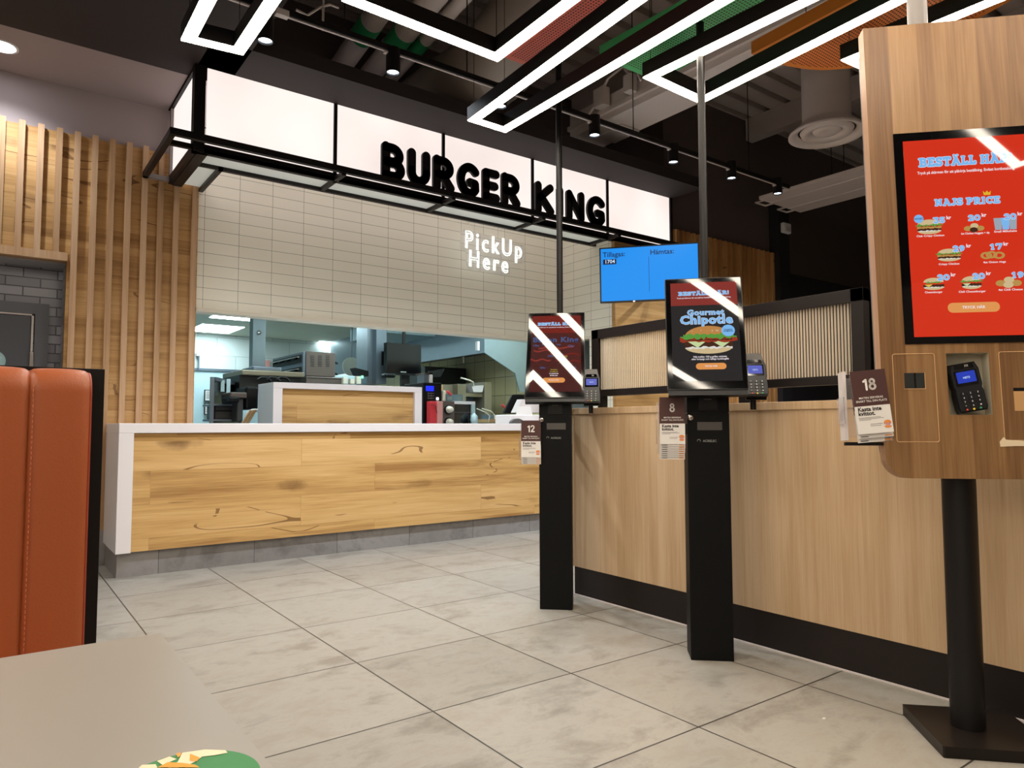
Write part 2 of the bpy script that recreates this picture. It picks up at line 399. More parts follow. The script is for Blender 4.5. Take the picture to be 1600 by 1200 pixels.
# ================================================================== SETTING
YW = 5.6          # the long service wall
CZ = 3.27         # black ceiling
DZ = 4.45         # underside of the steel deck over the open part
YS = 4.79         # front plane of the light box
XC = 4.755        # where the tiled niche turns towards the room
struct(MB().box(-4, 10, -5, 13, -.06, 0, 'floor_tiles'), 'floor')
# black plasterboard ceiling with the open part cut out of it
mb = MB(); T_ = .1
mb.box(-4, 1.25, -5, 4.97, CZ, CZ+T_, 'black_ceiling'); mb.box(1.25, 10, -5, -1.6, CZ, CZ+T_, 'black_ceiling')
mb.box(1.25, 5.6, 4.40, YS+.03, CZ, CZ+T_, 'black_ceiling'); mb.box(1.02, 1.25, 4.4, 4.97, CZ, CZ+T_, 'black_ceiling')
struct(mb, 'ceiling')
struct(MB().box(-4, 1.0, 4.97, YW+.02, CZ, CZ+T_, 'mauve_paint'), 'ceiling')
mb = MB()   # profiled steel deck, ribs running along the wall
y = -1.7
while y < 6:
    mb.box(1.1, 10, y, y+.17, DZ, DZ+.02, 'deck_metal'); mb.box(1.1, 10, y+.17, y+.25, DZ+.1, DZ+.12, 'deck_metal')
    mb.box(1.1, 10, y+.165, y+.175, DZ, DZ+.12, 'deck_metal'); mb.box(1.1, 10, y+.245, y+.255, DZ, DZ+.12, 'deck_metal'); y += .25
struct(mb, 'ceiling')
struct(MB().box(1.15, 1.25, -1.6, 4.4, CZ+T_, DZ+.15, 'dark_wall').box(1.15, 10, -1.7, -1.6, CZ+T_, DZ+.15, 'dark_wall')
       .box(1.02, 5.6, YW+.02, YW+.14, CZ+T_, DZ+.15, 'dark_wall').box(.9, 1.25, 4.4, YW+.02, CZ+T_, CZ+.2, 'dark_wall').box(5.48, 5.6, YS, YW+.02, CZ, DZ+.15, 'dark_wall'), 'wall_back')
struct(MB().box(5.57, 10, YS+.03, YS+.13, 0, DZ+.15, 'dark_wall').box(4.765, 5.6, YS+.03, YS+.13, 2.5, 3.2, 'dark_wall'), 'wall_back')
plain('pale_paint', 'd5cecb', .8)
struct(MB().box(-4.1, -4, -5, 5.6, 0, CZ, 'pale_paint'), 'wall_left')
struct(MB().box(9.9, 10, -5, 13, 0, DZ+.15, 'black_wall'), 'wall_right')
struct(MB().box(-4, 10, -5.1, -5, 0, CZ+.1, 'pale_paint'), 'wall_front')
# painted wall above the timber, tiled wall above the service opening
struct(MB().box(-4, 1.02, YW+.02, YW+.14, 2.93, CZ, 'mauve_paint'), 'wall_back')
mb = MB().box(1.2, XC+.1, YW+.02, YW+.14, 1.81, 3.2, 'cream_tiles'); mb.box(1.2, XC+.1, YW+.0, YW+.15, 1.795, 1.822, 'cream_plastic')
struct(mb, 'wall_back')
mb = MB().box(XC, XC+.1, YS+.035, YW+.02, 1.81, 3.2, 'cream_tiles_side').box(XC-.005, XC+.105, YS+.035, YW+.02, 1.795, 1.822, 'cream_plastic')
mb.box(XC, XC+.1, YS+.035, YS+.35, 0, 1.81, 'cream_tiles_side')
struct(mb, 'wall_right')
struct(MB().box(XC, 5.62, YS-.012, YS+.03, 0, 2.72, 'oak_cladding'), 'wall_back')
# timber wall left of the opening: boards and upright battens
mb = MB()
mb.box(.40, 1.222, YW, YW+.12, 0, 2.935, 'oak_cladding'); mb.box(-4, .40, YW, YW+.12, 2.06, 2.935, 'oak_cladding'); mb.box(-4, -.9, YW, YW+.12, 0, 2.06, 'oak_cladding')
struct(mb, 'wall_back')
mb = MB(); k = 0
xs = []; x = -3.9
for u in (3, 27, 58, 88, 116.5, 146, 173.5, 201, 227.5, 254): xs.append(Y(u, 215, YW-.03).x)
step = (xs[-1]-xs[0])/(len(xs)-1)
bats = [xs[0]+step*i for i in range(-30, len(xs)+2)]
for i, x in enumerate(bats):
    if x > 1.16: x = 1.19
    z0 = 2.105 if -.95 < x < .40 else .22
    if x > 1.1 and x != 1.19: pass
    w = .018
    mb.box(x-w, x+w, YW-.035, YW, z0, 2.95, 'oak_slat' if i % 3 else 'oak_slat_dark')
mb.box(-.98, .40, YW-.035, YW, 2.05, 2.105, 'oak_slat'); mb
struct(mb, 'trim_1')
struct(MB().box(.38, 1.222, YW-.045, YW-.002, 0, .235, 'plinth_tiles'), 'baseboard_back')
# battened timber wall on the right, horizontal waves of its top seen from below
mb = MB(); x = 5.60
while x < 7.33:
    mb.prism([(x, YS+.03), (x+.02, YS-.035), (x+.062, YS-.035), (x+.085, YS+.03)], 0, 2.95, 2, 'slat_wall_right'); x += .088
mb.box(5.6, 7.34, YS-.002, YS+.04, 0, 2.945, 'slat_wall_right')
struct(mb, 'wall_back')
struct(MB().box(7.34, 7.55, YS-.1, YS+.03, 0, 3.6, 'black_wall'), 'wall_back')
struct(MB().box(7.55, 9.9, YS-.02, YS+.03, 2.75, 3.5, 'brown_panel').box(7.55, 9.9, YS-.03, YS+.03, 0, 2.75, 'black_wall'), 'wall_back')
# corridor behind the opening on the left
yc = 5.9
struct(MB().box(-1.1, 1.1, yc, yc+.1, 0, 2.6, 'dark_brick'), 'wall_corridor')
struct(MB().box(-1.0, .42, YW+.12, yc+.02, 2.05, 2.1, 'corridor_ceiling').box(-1.0, .4, YW+.1, YW+.12, 2.05, 2.3, 'corridor_ceiling').box(.40, .46, YW+.1, yc, 0, 2.1, 'dark_brick'), 'ceiling')
mb = MB(); d = MB()
mb.box(-.75, .325, yc-.03, yc-.001, 1.715, 1.79, 'door_frame_grey').box(.245, .325, yc-.03, yc-.001, 0, 1.715, 'door_frame_grey').box(-.75, -.67, yc-.03, yc-.001, 0, 1.715, 'door_frame_grey')
struct(mb, 'trim_2')
r = thing('door_1', 'x', 'door', (.24, yc-.02, 0)); del r['label'], r['category']; r['kind'] = 'structure'
MB().box(-.67, .222, yc-.018, yc-.002, 0, 1.70, 'dark_door').build('door_leaf', r)
MB().box(.225, .237, yc-.035, yc-.018, 0, 1.712, 'led_off_grey').box(-.66, .237, yc-.035, yc-.018, 1.702, 1.712, 'led_off_grey').box(.222, .243, yc-.045, yc-.03, 1.33, 1.45, 'chrome').build('edge_strip', r)
mb = MB(); mb.lathe([(0, 0), (.07, 0), (.07, .006), (0, .006)], (.02, yc-.026, 1.38), 'door_sign_blue', axis=1)
mb.build('restroom_sign', r)

# ================================================================== FRONT COUNTER
r = thing('service_counter', 'long white-topped service counter faced with knotty oak on a grey tiled plinth', 'counter', (2.7, 5.3, 0))
x0, x1 = .672, 4.74
MB().box(.66, x1, 4.985, YW-.0, .895, .957, 'white_solid').build('worktop', r, bevel=.003)
MB().box(.66, .745, 4.985, YW-.05, .152, .895, 'white_solid').build('end_panel', r, bevel=.003)
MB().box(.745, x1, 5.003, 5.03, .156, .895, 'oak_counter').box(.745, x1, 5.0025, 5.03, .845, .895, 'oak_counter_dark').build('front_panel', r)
MB().box(.675, x1, 5.03, YW-.05, .0, .156, 'plinth_tiles').box(.674, .69, 5.032, YW-.05, 0, .154, 'plinth_tiles_side').build('plinth', r)
r = thing('pass_worktop', 'stainless worktop joined behind the long white counter', 'worktop', (3, 5.85, .9))
MB().box(1.24, x1-.01, YW+.005, YW+.5, .9, .938, 'steel_brushed').build('top', r); MB().box(1.3, x1-.01, YW+.1, YW+.48, .0, .9, 'steel_brushed').build('base_cabinet', r)

# raised counter behind it
r = thing('raised_counter', 'low white-framed counter block with inset oak panel behind the long counter', 'counter', (2.5, 5.9, .9))
ya, yb = 5.72, 6.12; xa, xb = 1.845, 3.205
MB().box(xa, xb, ya, yb, 1.245, 1.293, 'white_solid').build('top_panel', r, bevel=.003)
MB().box(xa, xa+.075, ya, yb, .94, 1.245, 'white_solid').build('side_panel', r, bevel=.003)
MB().box(xb-.075, xb, ya, yb, .94, 1.245, 'white_solid').build('side_panel', r, bevel=.003)
MB().box(xa+.075, xb-.075, ya+.03, ya+.05, .94, 1.245, 'oak_counter').box(xa+.075, xb-.075, ya+.028, ya+.05, 1.195, 1.245, 'oak_counter_dark').build('front_panel', r)

# ================================================================== LIGHT BOX SIGN
r = thing('restaurant_sign', 'long backlit white light box with black lettering over the counter', 'sign', (3.3, 5.0, 2.74))
xs = [1.07, 1.955, 2.86, 3.765, 4.67, 5.565]
for i in range(5):
    MB().box(xs[i]+.012, xs[i+1]-.012, YS, YS+.01, 2.755, 3.285, 'sign_sheet').build('light_panel', r)
MB().box(1.025, 1.035, YS+.06, YW-.03, 2.755, 3.27, 'side_sheet').build('side_light_panel', r)
fr = MB()
fr.box(1.0, 1.068, YS-.02, YS+.05, 2.70, 3.34, 'sign_black'); fr.box(5.56, 5.59, YS-.012, YS+.04, 2.70, 3.31, 'sign_black')
for x in xs[1:-1]: fr.box(x-.012, x+.012, YS-.015, YS+.03, 2.70, 3.29, 'sign_black')
fr.box(1.0, 5.59, YS-.015, YS+.035, 3.282, 3.30, 'sign_black'); fr.box(1.0, 5.59, YS-.012, YS+.03, 2.70, 2.755, 'sign_black')
fr.box(1.005, 1.03, YS+.03, YW-.04, 3.255, 3.30, 'sign_black'); fr.box(1.005, 1.03, YW-.07, YW-.037, 2.72, 3.30, 'frame_grey'); fr.box(1.005, 1.03, YS, YW-.037, 2.70, 2.755, 'frame_brown')
fr.build('frame', r)
MB().box(1.04, 5.55, YS+.12, YW, 3.2, 3.24, 'white_solid').build('top_cover', r)
cv = MB(); yb = 4.63; zc = 2.725
cv.box(.835, 5.68, yb-.017, yb+.017, zc-.012, zc+.03, 'sign_black')                       # outer bar the letters stand on
cv.box(.835, .87, yb, YW-.037, zc-.012, zc+.028, 'frame_brown'); cv.box(.835, 1.03, YW-.07, YW-.037, zc-.012, zc+.02, 'frame_grey')
cv.box(1.03, 1.095, YS-.01, YW-.04, zc-.03, zc-.002, 'frame_brown')
cv.box(.87, 1.05, YS+.0, YS+.03, zc-.012, zc+.02, 'sign_black')
for x in xs[1:]: cv.box(x-.01, x+.022, yb, 5.05, zc-.03, zc, 'frame_brown')
cv.box(1.03, 5.6, YS-.012, YS+.022, zc-.03, zc+.0, 'sign_black')
cv.box(1.22, 5.6, 5.03, 5.06, zc-.03, zc-.002, 'frame_brown'); cv.box(1.22, 1.25, 5.03, YW, zc-.03, zc-.002, 'frame_brown'); cv.box(1.09, 1.25, 5.03, 5.05, zc-.03, zc-.002, 'frame_brown')
cv.build('canopy_frame', r)
MB().box(1.10, 4.74, YS+.02, 5.03, zc-.004, zc+.004, 'soffit_panel').box(1.095, 1.22, 5.05, YW-.04, zc-.004, zc+.004, 'soffit_panel').build('soffit_panels', r)
# rounded heavy lettering, stroke paths in a cell of height 1
def arc(cx, cz, rx, rz, a0, a1, n=12): return [(cx+rx*math.cos(math.radians(a0+(a1-a0)*i/n)), cz+rz*math.sin(math.radians(a0+(a1-a0)*i/n))) for i in range(n+1)]
GL = {
 'B': (.70, [[(.15, .1), (.15, .88)], [(.15, .86), (.33, .86)]+arc(.33, .67, .19, .19, 90, -90)+[(.2, .48)], [(.2, .46), (.36, .46)]+arc(.36, .28, .2, .19, 90, -90)+[(.15, .09)]]),
 'U': (.72, [[(.15, .88), (.15, .38)]+arc(.36, .36, .21, .24, 180, 360)+[(.57, .88)]]),
 'R': (.72, [[(.15, .12), (.15, .88)], [(.15, .86), (.34, .86)]+arc(.34, .66, .2, .2, 90, -90)+[(.2, .46)], [(.34, .44), (.57, .13)]]),
 'G': (.78, [arc(.42, .5, .27, .38, 45, 300, 20)+[(.61, .25), (.6, .42), (.44, .44)]]),
 'E': (.62, [[(.15, .12), (.15, .86)], [(.15, .86), (.49, .86)], [(.15, .49), (.45, .49)], [(.15, .14), (.5, .14)]]),
 'K': (.72, [[(.15, .12), (.15, .88)], [(.56, .87), (.2, .5)], [(.27, .52), (.58, .13)]]),
 'I': (.32, [[(.16, .12), (.16, .88)]]),
 'N': (.74, [[(.15, .12), (.15, .86)], [(.16, .84), (.58, .16)], [(.59, .12), (.59, .88)]]),
}
def stroke(mb, pts, r, T, sx, sz, mat, d0=-.012, d1=.012, n=10):
    """fat rounded stroke: a convex capsule per segment"""
    for a, b in zip(pts[:-1], pts[1:]):
        ax, az, bx, bz = a[0]*sx, a[1]*sz, b[0]*sx, b[1]*sz
        th = math.atan2(bz-az, bx-ax)
        out = [(bx+r*math.cos(th-PI/2+PI*i/n), bz+r*math.sin(th-PI/2+PI*i/n)) for i in range(n+1)]+[(ax+r*math.cos(th+PI/2+PI*i/n), az+r*math.sin(th+PI/2+PI*i/n)) for i in range(n+1)]
        mb.prism(out, d0, d1, 2, mat, T)
def sign_letters(word, x0, x1, z0, h):
    tot = sum(GL[c][0] for c in word)+.02*(len(word)-1); sx = (x1-x0)/tot; x = x0
    for c in word:
        w, st = GL[c]; mb = MB(); T = frame((x, yb, z0), (1, 0, 0), (0, 0, 1), (0, -1, 0))
        for p in st: stroke(mb, p, .034, T, sx, h, 'sign_black')
        if c in 'BUG': mb.prism([(.22*sx, .0), (.5*sx, 0), (.42*sx, .1*h), (.3*sx, .1*h)], -.012, .012, 2, 'sign_black', T)
        mb.build('letter', r); x += (w+.02)*sx
sign_letters('BURGER', 2.235, 3.52, 2.742, .272)
sign_letters('KING', 3.655, 4.50, 2.742, .272)

# neon sign hanging in front of the tiles
o = Vector((3.83, 5.47, 2.575)); r = thing('neon_sign', 'white neon Pick Up Here sign hanging before the cream tiles', 'sign', o)
T = frame(o, Vector((1, 0, 0)), (0, 0, 1), (0, -1, 0)) @ Matrix.Rotation(-.015, 4, 'Z')
def neon_outline(txt, cx, cy, size, xs, mb, rr):
    """LED rope that follows the outline of slab letters"""
    cu = bpy.data.curves.new('rope', 'FONT'); cu.body = txt; cu.size = size; cu.align_x = 'CENTER'; cu.align_y = 'CENTER'; cu.offset = .17*size; cu.resolution_u = 3; cu.fill_mode = 'NONE'; cu.space_character = 1.32
    ob = bpy.data.objects.new('rope', cu); C.objects.link(ob)
    me = bpy.data.meshes.new_from_object(ob.evaluated_get(bpy.context.evaluated_depsgraph_get()))
    adj = {}
    for e in me.edges: a, b = e.vertices; adj.setdefault(a, []).append(b); adj.setdefault(b, []).append(a)
    seen = set()
    for s0 in list(adj):
        if s0 in seen: continue
        loop = [s0]; seen.add(s0); cur = s0
        while True:
            nx = [q for q in adj[cur] if q not in seen]
            if not nx: break
            cur = nx[0]; seen.add(cur); loop.append(cur)
        P = [Vector((me.vertices[q].co.x*xs+cx, me.vertices[q].co.y+cy, .012)) for q in loop]
        Q = [P[0]]
        for q in P[1:]:
            if (q-Q[-1]).length > .004: Q.append(q)
        if len(Q) > 3: mb.tube(Q, rr, 'neon_white', 6, closed=True, T=T)
    bpy.data.objects.remove(ob)
mb = MB(); neon_outline('PickUp', 0, .075, .235, .78, mb, .0042); neon_outline('Here', -.06, -.095, .225, .8, mb, .0042); mb.build('lettering', r)
mb = MB()
ol = [(-.37, .15), (-.34, .175), (.0, .165), (.36, .14), (.375, .1), (.37, -.03), (.28, -.05), (.2, -.07), (.19, -.17), (.14, -.19), (-.28, -.19), (-.3, -.15), (-.31, -.03), (-.37, .0)]
mb.prism(ol, -.004, 0, 2, 'acrylic', T); mb.build('acrylic_backing', r)
for dx, dy in ((-.22, .17), (.05, .16)): MB().tube([T @ Vector((dx, dy, 0)), T @ Vector((dx+.01, dy+.0, 0))+Vector((0, 0, .18))], .0025, 'chrome', 6).build('hanging_wire', r)
mb = MB(); mb.tube([T @ Vector((-.22, .3, 0)), T @ Vector((-.3, .24, 0)), T @ Vector((-.27, .23, 0))], .003, 'cream_plastic', 6)
mb.build('wire_clip', r)

# ================================================================== ORDER SCREEN (blue)
a = EYEP+ray(938.5, 389.5)*6.25; bvec = EYEP+ray(1090, 386.3)*6.08; w = (bvec-a); w.z = .006; W_ = w.length; w.normalize()
nrm = Vector((-w.y, w.x, 0)); nrm = -nrm if nrm.dot(FW) > 0 else nrm; up = nrm.cross(w); up = up if up.z > 0 else -up
H_ = W_*9/16; o = a - up*H_
r = thing('order_status_display', 'blue wall-hung display listing order numbers above the wooden divider', 'display', a)
T = frame(o, w, up, nrm)
MB(T).box(-.012, W_+.012, -.012, H_+.012, -.04, 0, 'black_plastic').build('housing', r)
g = MB(T); g.box(0, W_, 0, H_, 0, .002, 'tv_blue')
g.text('Tillagas:', .062, 'tv_navy', Matrix.Translation((.018, H_-.055, .0035)), .012, 0, 'LEFT'); g.text('Hämtas:', .062, 'tv_navy', Matrix.Translation((W_*.5+.012, H_-.055, .0035)), .012, 0, 'LEFT')
g.box(.02, .135, H_-.14, H_-.095, .002, .003, 'tv_navy'); g.text('1704', .045, 'tv_white', Matrix.Translation((.078, H_-.117, .0045)), .015)
g.box(W_*.5-.001, W_*.5+.002, .07, H_-.09, .002, .003, 'tv_navy'); g.build('screen', r)
MB(T).box(W_*.3, W_*.7, H_*.3, H_*.7, -.07, -.04, 'black_metal').tube([(W_*.5, H_*.5, -.05), (W_*.5, H_*.5, -.36)], .02, 'black_metal').tube([(W_*.5, H_*.5, -.36), (W_*.5, H_*.5, -.74)], .02, 'black_metal').build('wall_bracket', r)
MB(T).box(W_*.33, W_*.35, -.012, -.006, 0, .004, 'white_led').build('status_light', r)

# ================================================================== LOW DIVIDER WALL
xd = 2.661
r = thing('low_divider', 'waist-high pale wood divider wall with dark plinth behind the kiosks', 'divider', (xd+.1, 1.2, 0))
MB().box(xd+.002, xd+.16, -1.2, 3.03, .155, 1.0, 'divider_laminate').build('panel', r)
MB().box(xd-.004, xd+.175, -1.2, 3.045, 1.0, 1.034, 'divider_laminate').build('cap', r, bevel=.002)
MB().box(xd+.006, xd+.15, -1.2, 3.02, 0, .155, 'frame_brown').build('plinth', r)
MB().box(xd-.001, xd+.004, -1.2, 3.02, 0, .006, 'led_off_grey').build('sealant', r)
r = thing('fluted_glass_screen', 'dark-framed fluted glass screen standing on the wooden divider', 'screen', (xd+.04, 2.1, 1.034))
ya, yb2, za, zb = 1.353, 2.86, 1.095, 1.46; t = .045; fx0, fx1 = xd, xd+.045
f = MB(); f.box(fx0, fx1, ya-.0, yb2, zb-.05, zb, 'frame_brown').box(fx0, fx1, ya, yb2, za-.0, za+.035, 'frame_brown').box(fx0, fx1, ya, ya+.05, za, zb, 'frame_brown').box(fx0, fx1, yb2-.05, yb2, za, zb, 'frame_brown')
f.build('frame', r, bevel=.001)
for yy in (2.80, 1.90, 1.42):
    MB().box(fx0+.005, fx1-.005, yy-.02, yy+.02, 1.034, za, 'frame_brown').build('foot', r)
L_ = yb2-ya-.1; NR = 106; wv = L_/NR; zr0, zr1 = za+.034, zb-.049
g = MB(); g.box(fx0+.020, fx0+.024, ya+.05, yb2-.05, zr0, zr1, 'sheet_glass')
for i in range(NR):
    c_ = ya+.05+wv*(i+.5); V = []
    for zz in (zr0, zr1): V += [(fx0+.020-.0052*math.sin(PI*k/6), c_-wv*.30*math.cos(PI*k/6), zz) for k in range(7)]
    g.add(V, [(k, k+1, 8+k, 7+k) for k in range(6)], 'fluted_glass', True)
    V = [(fx0+.0245, c_-wv*.3, zr0), (fx0+.0245, c_+wv*.3, zr0), (fx0+.0245, c_+wv*.3, zr1), (fx0+.0245, c_-wv*.3, zr1)]
g.build('fluted_glass', r)


# ================================================================== ORDER KIOSKS
def TR(x, y, z=0): return Matrix.Translation((x, y, z))
def burger(g, T, w, h, kind='plain', z=.001):
    """flat food picture: layers of a burger in a w x h box centred on T"""
    def ell(cx, cy, rx, ry, a0, a1, mat, zz, n=20):
        g.poly([(cx+rx*math.cos(math.radians(a0+(a1-a0)*i/n)), cy+ry*math.sin(math.radians(a0+(a1-a0)*i/n)), zz) for i in range(n+1)], mat, T)
    def wavy(y0, y1, amp, mat, zz, ws, k=9, seed=1):
        rd = random.Random(seed); top = []; bot = []
        for i in range(k*2+1):
            x = -w*ws/2+w*ws*i/(k*2); top.append((x, y1+rd.uniform(-amp, amp)*h, zz)); bot.append((x, y0+rd.uniform(-amp, amp)*h, zz))
        g.poly(top+bot[::-1], mat, T)
    b = 'bun' if kind == 'big' else 'bun_pale'
    ell(0, -.26*h, .4*w, .22*h, 180, 360, 'bun_pale', z); g.poly([(-.4*w, -.27*h, z), (.4*w, -.27*h, z), (.4*w, -.16*h, z), (-.4*w, -.16*h, z)], 'bun_pale', T)
    wavy(-.3*h, -.2*h, .03, 'sauce', z*1.3, .8, seed=3)
    wavy(-.24*h, -.06*h, .03, 'patty', z*1.6, .82, seed=4)
    if kind in ('big', 'cheese', 'chili'):
        m_ = 'melt' if kind != 'cheese' else 'cheese'
        for cx in ((-.2, .22) if kind == 'big' else (-.2,)):
            g.poly([(w*(cx-.16), -.05*h, z*2), (w*(cx+.16), -.05*h, z*2), (w*(cx+.01), -.27*h, z*2)], m_, T)
    if kind in ('big',): wavy(-.08*h, .08*h, .045, 'bacon', z*2.2, .98, seed=6); wavy(-.02*h, .02*h, .02, 'patty', z*2.4, .8, seed=16)
    elif kind == 'crispy': wavy(-.1*h, .02*h, .035, 'fried', z*2.2, .84, seed=7); wavy(.0*h, .06*h, .02, 'bacon', z*2.3, .6, seed=12)
    wavy(.04*h, .16*h, .06, 'lettuce', z*2.6, .96 if kind != 'cheese' else .6, 12, seed=8)
    ell(0, .12*h, .4*w, .36*h, 0, 180, b, z*2.1)
    if kind == 'big': wavy(.08*h, .2*h, .05, 'lettuce', z*2.8, .86, 12, seed=9)
    rd = random.Random(5)
    for _ in range(14): x = rd.uniform(-.28, .28); g.poly([(w*x, h*(.3+rd.uniform(-.05, .1)*(1-abs(x)*2)), z*2.9), (w*(x+.012), h*.3, z*2.9), (w*x, h*.31, z*2.9)], 'sauce', T)
def rounded(cx, cy, w, h, r, n=6):
    P = []
    for sx, sy, a in ((1, 1, 0), (-1, 1, 90), (-1, -1, 180), (1, -1, 270)):
        for i in range(n+1):
            t = math.radians(a+90*i/n); P.append((cx+sx*(w/2-r)+r*math.cos(t), cy+sy*(h/2-r)+r*math.sin(t)))
    return P
def flat(g, P, z, mat, T): g.poly([(x, y, z) for x, y in P], mat, T)
def bold_text(g, txt, size, T, z, fill='scr_blue', edge='scr_blue_outline', bold=.02, xs=1.0, align='CENTER'):
    g.text(txt, size, edge, T @ TR(0, 0, z), bold+.035, 0, align, xs, 1.08)
    g.text(txt, size, fill, T @ TR(0, 0, z+.0004), bold, 0, align, xs, 1.08)

# heavy slab lettering for the headlines: built from the plain letters plus slab serifs
def slab_text(g, txt, width, cap, T, z, fill='scr_blue', edge='scr_blue_outline'):
    if all(c in SLB for c in txt): return slab_caps(g, txt, width, cap*.92, T, z, fill, edge)
    cu = bpy.data.curves.new('m', 'FONT'); cu.body = txt; cu.size = 1; cu.space_character = 1.12; o = bpy.data.objects.new('m', cu); C.objects.link(o)
    bpy.context.view_layer.update(); wid = max(o.dimensions.x, .01); bpy.data.objects.remove(o); bpy.data.curves.remove(cu)
    size = cap/.72; xs = width/(wid*size)
    for m_, b, zz in ((edge, .06, z), (fill, .032, z+.0004)):
        cu = None; g.text(txt, size, m_, T @ TR(0, 0, zz), b, 0, 'CENTER', xs, 1.12)

DG = {'1': (.5, [[(.14, .72), (.33, .86), (.33, .04)]]), '2': (.62, [arc(.31, .68, .21, .21, 165, -35, 10)+[(.12, .06), (.53, .06)]]), '8': (.62, [arc(.31, .70, .17, .18, 0, 360, 16), arc(.31, .27, .21, .22, 0, 360, 16)])}
def stroke2d(g, pts, r, T, z, mat, n=5):
    for a, b in zip(pts[:-1], pts[1:]):
        th = math.atan2(b[1]-a[1], b[0]-a[0])
        g.poly([(b[0]+r*math.cos(th-PI/2+PI*i/n), b[1]+r*math.sin(th-PI/2+PI*i/n), z) for i in range(n+1)]+[(a[0]+r*math.cos(th+PI/2+PI*i/n), a[1]+r*math.sin(th+PI/2+PI*i/n), z) for i in range(n+1)], mat, T)
def digits(g, txt, h, T, z, mat, r=.085):
    tot = sum(DG[c][0] for c in txt); x = -tot/2
    for c in txt:
        for p in DG[c][1]: stroke2d(g, [((x+q[0])*h, (q[1]-.46)*h) for q in p], r*h, T, z, mat)
        x += DG[c][0]
_sl = lambda x, y: [(x-.1, y), (x+.1, y)]
SLB = {
 'A': (.86, [[(.17, .1), (.43, .88), (.69, .1)], [(.27, .36), (.59, .36)], _sl(.15, .06), _sl(.71, .06), [(.3, .93), (.43, .93)]]),
 'B': (.80, [[(.24, .1), (.24, .9)], [(.24, .9), (.45, .9)]+arc(.45, .71, .17, .19, 90, -90, 8)+[(.28, .52)], [(.45, .5)]+arc(.47, .30, .19, .2, 90, -90, 8)+[(.24, .1)], [(.08, .92), (.24, .92)], [(.08, .08), (.24, .08)]]),
 'C': (.80, [arc(.44, .5, .29, .39, 40, 320, 18), [(.67, .9), (.67, .7)]]),
 'E': (.76, [[(.24, .1), (.24, .9), (.64, .9), (.64, .78)], [(.24, .5), (.52, .5)], [(.24, .1), (.64, .1), (.64, .25)], [(.08, .92), (.24, .92)], [(.08, .08), (.24, .08)]]),
 'H': (.92, [[(.24, .1), (.24, .9)], [(.68, .1), (.68, .9)], [(.24, .5), (.68, .5)], _sl(.24, .92), _sl(.24, .08), _sl(.68, .92), _sl(.68, .08)]),
 'I': (.46, [[(.23, .1), (.23, .9)], _sl(.23, .92), _sl(.23, .08)]),
 'J': (.62, [[(.42, .9), (.42, .3)]+arc(.27, .28, .15, .2, 0, -150, 8), [(.28, .92), (.56, .92)]]),
 'L': (.72, [[(.24, .9), (.24, .1), (.6, .1), (.6, .28)], _sl(.24, .92), [(.08, .08), (.24, .08)]]),
 'N': (.94, [[(.24, .1), (.24, .9), (.68, .12), (.68, .9)], [(.1, .92), (.24, .92)], _sl(.24, .08), _sl(.68, .92)]),
 'P': (.78, [[(.24, .1), (.24, .9)], [(.24, .9), (.45, .9)]+arc(.45, .67, .2, .22, 90, -90, 8)+[(.28, .45)], [(.08, .92), (.24, .92)], _sl(.24, .08)]),
 'R': (.86, [[(.24, .1), (.24, .9)], [(.24, .9), (.45, .9)]+arc(.45, .69, .19, .2, 90, -90, 8)+[(.28, .49)], [(.44, .48), (.66, .1), (.76, .1)], [(.08, .92), (.24, .92)], _sl(.24, .08)]),
 'S': (.70, [arc(.35, .7, .2, .2, 30, 250, 12)+arc(.36, .29, .22, .2, 80, -150, 12), [(.56, .9), (.56, .74)], [(.12, .1), (.12, .26)]]),
 'T': (.80, [[(.12, .74), (.12, .9), (.68, .9), (.68, .74)], [(.4, .9), (.4, .1)], _sl(.4, .08)]),
 '!': (.36, [[(.18, .9), (.18, .42)], [(.18, .9), (.18, .7)], [(.17, .1), (.19, .1)]]),
 ' ': (.32, []),
 '0': (.78, [arc(.39, .5, .25, .38, 0, 360, 20)]), '1': (.56, [[(.14, .74), (.3, .88), (.3, .1)], _sl(.3, .08)]),
 '2': (.74, [arc(.36, .68, .22, .21, 170, -40, 10)+[(.14, .1), (.6, .1), (.62, .24)]]), '3': (.72, [[(.14, .9), (.58, .9), (.36, .58)]+arc(.36, .33, .22, .24, 80, -160, 10)]),
 '5': (.72, [[(.58, .9), (.2, .9), (.18, .54)]+arc(.36, .34, .22, .24, 110, -160, 12)]), '7': (.70, [[(.12, .74), (.12, .9), (.6, .9), (.32, .1)]]),
 '9': (.76, [arc(.37, .64, .2, .24, 0, 360, 14), [(.58, .66), (.5, .3), (.26, .1)]]),
}
SLB['Ä'] = (.86, SLB['A'][1]+[[(.27, 1.14), (.29, 1.14)], [(.57, 1.14), (.59, 1.14)]])
def slab_caps(g, txt, width, cap, T, z, fill, edge):
    tot = sum(SLB[c][0] for c in txt); sx = width/tot
    for m_, rr, zz in ((edge, .175, z), (fill, .132, z+.0004)):
        x = -tot/2
        for c in txt:
            for p in SLB[c][1]: stroke2d(g, [((x+q[0])*sx, (q[1]-.5)*cap) for q in p], rr*cap*(1 if len(p) > 2 or p[0][1] != p[1][1] else .85), T, zz, m_)
            x += SLB[c][0]
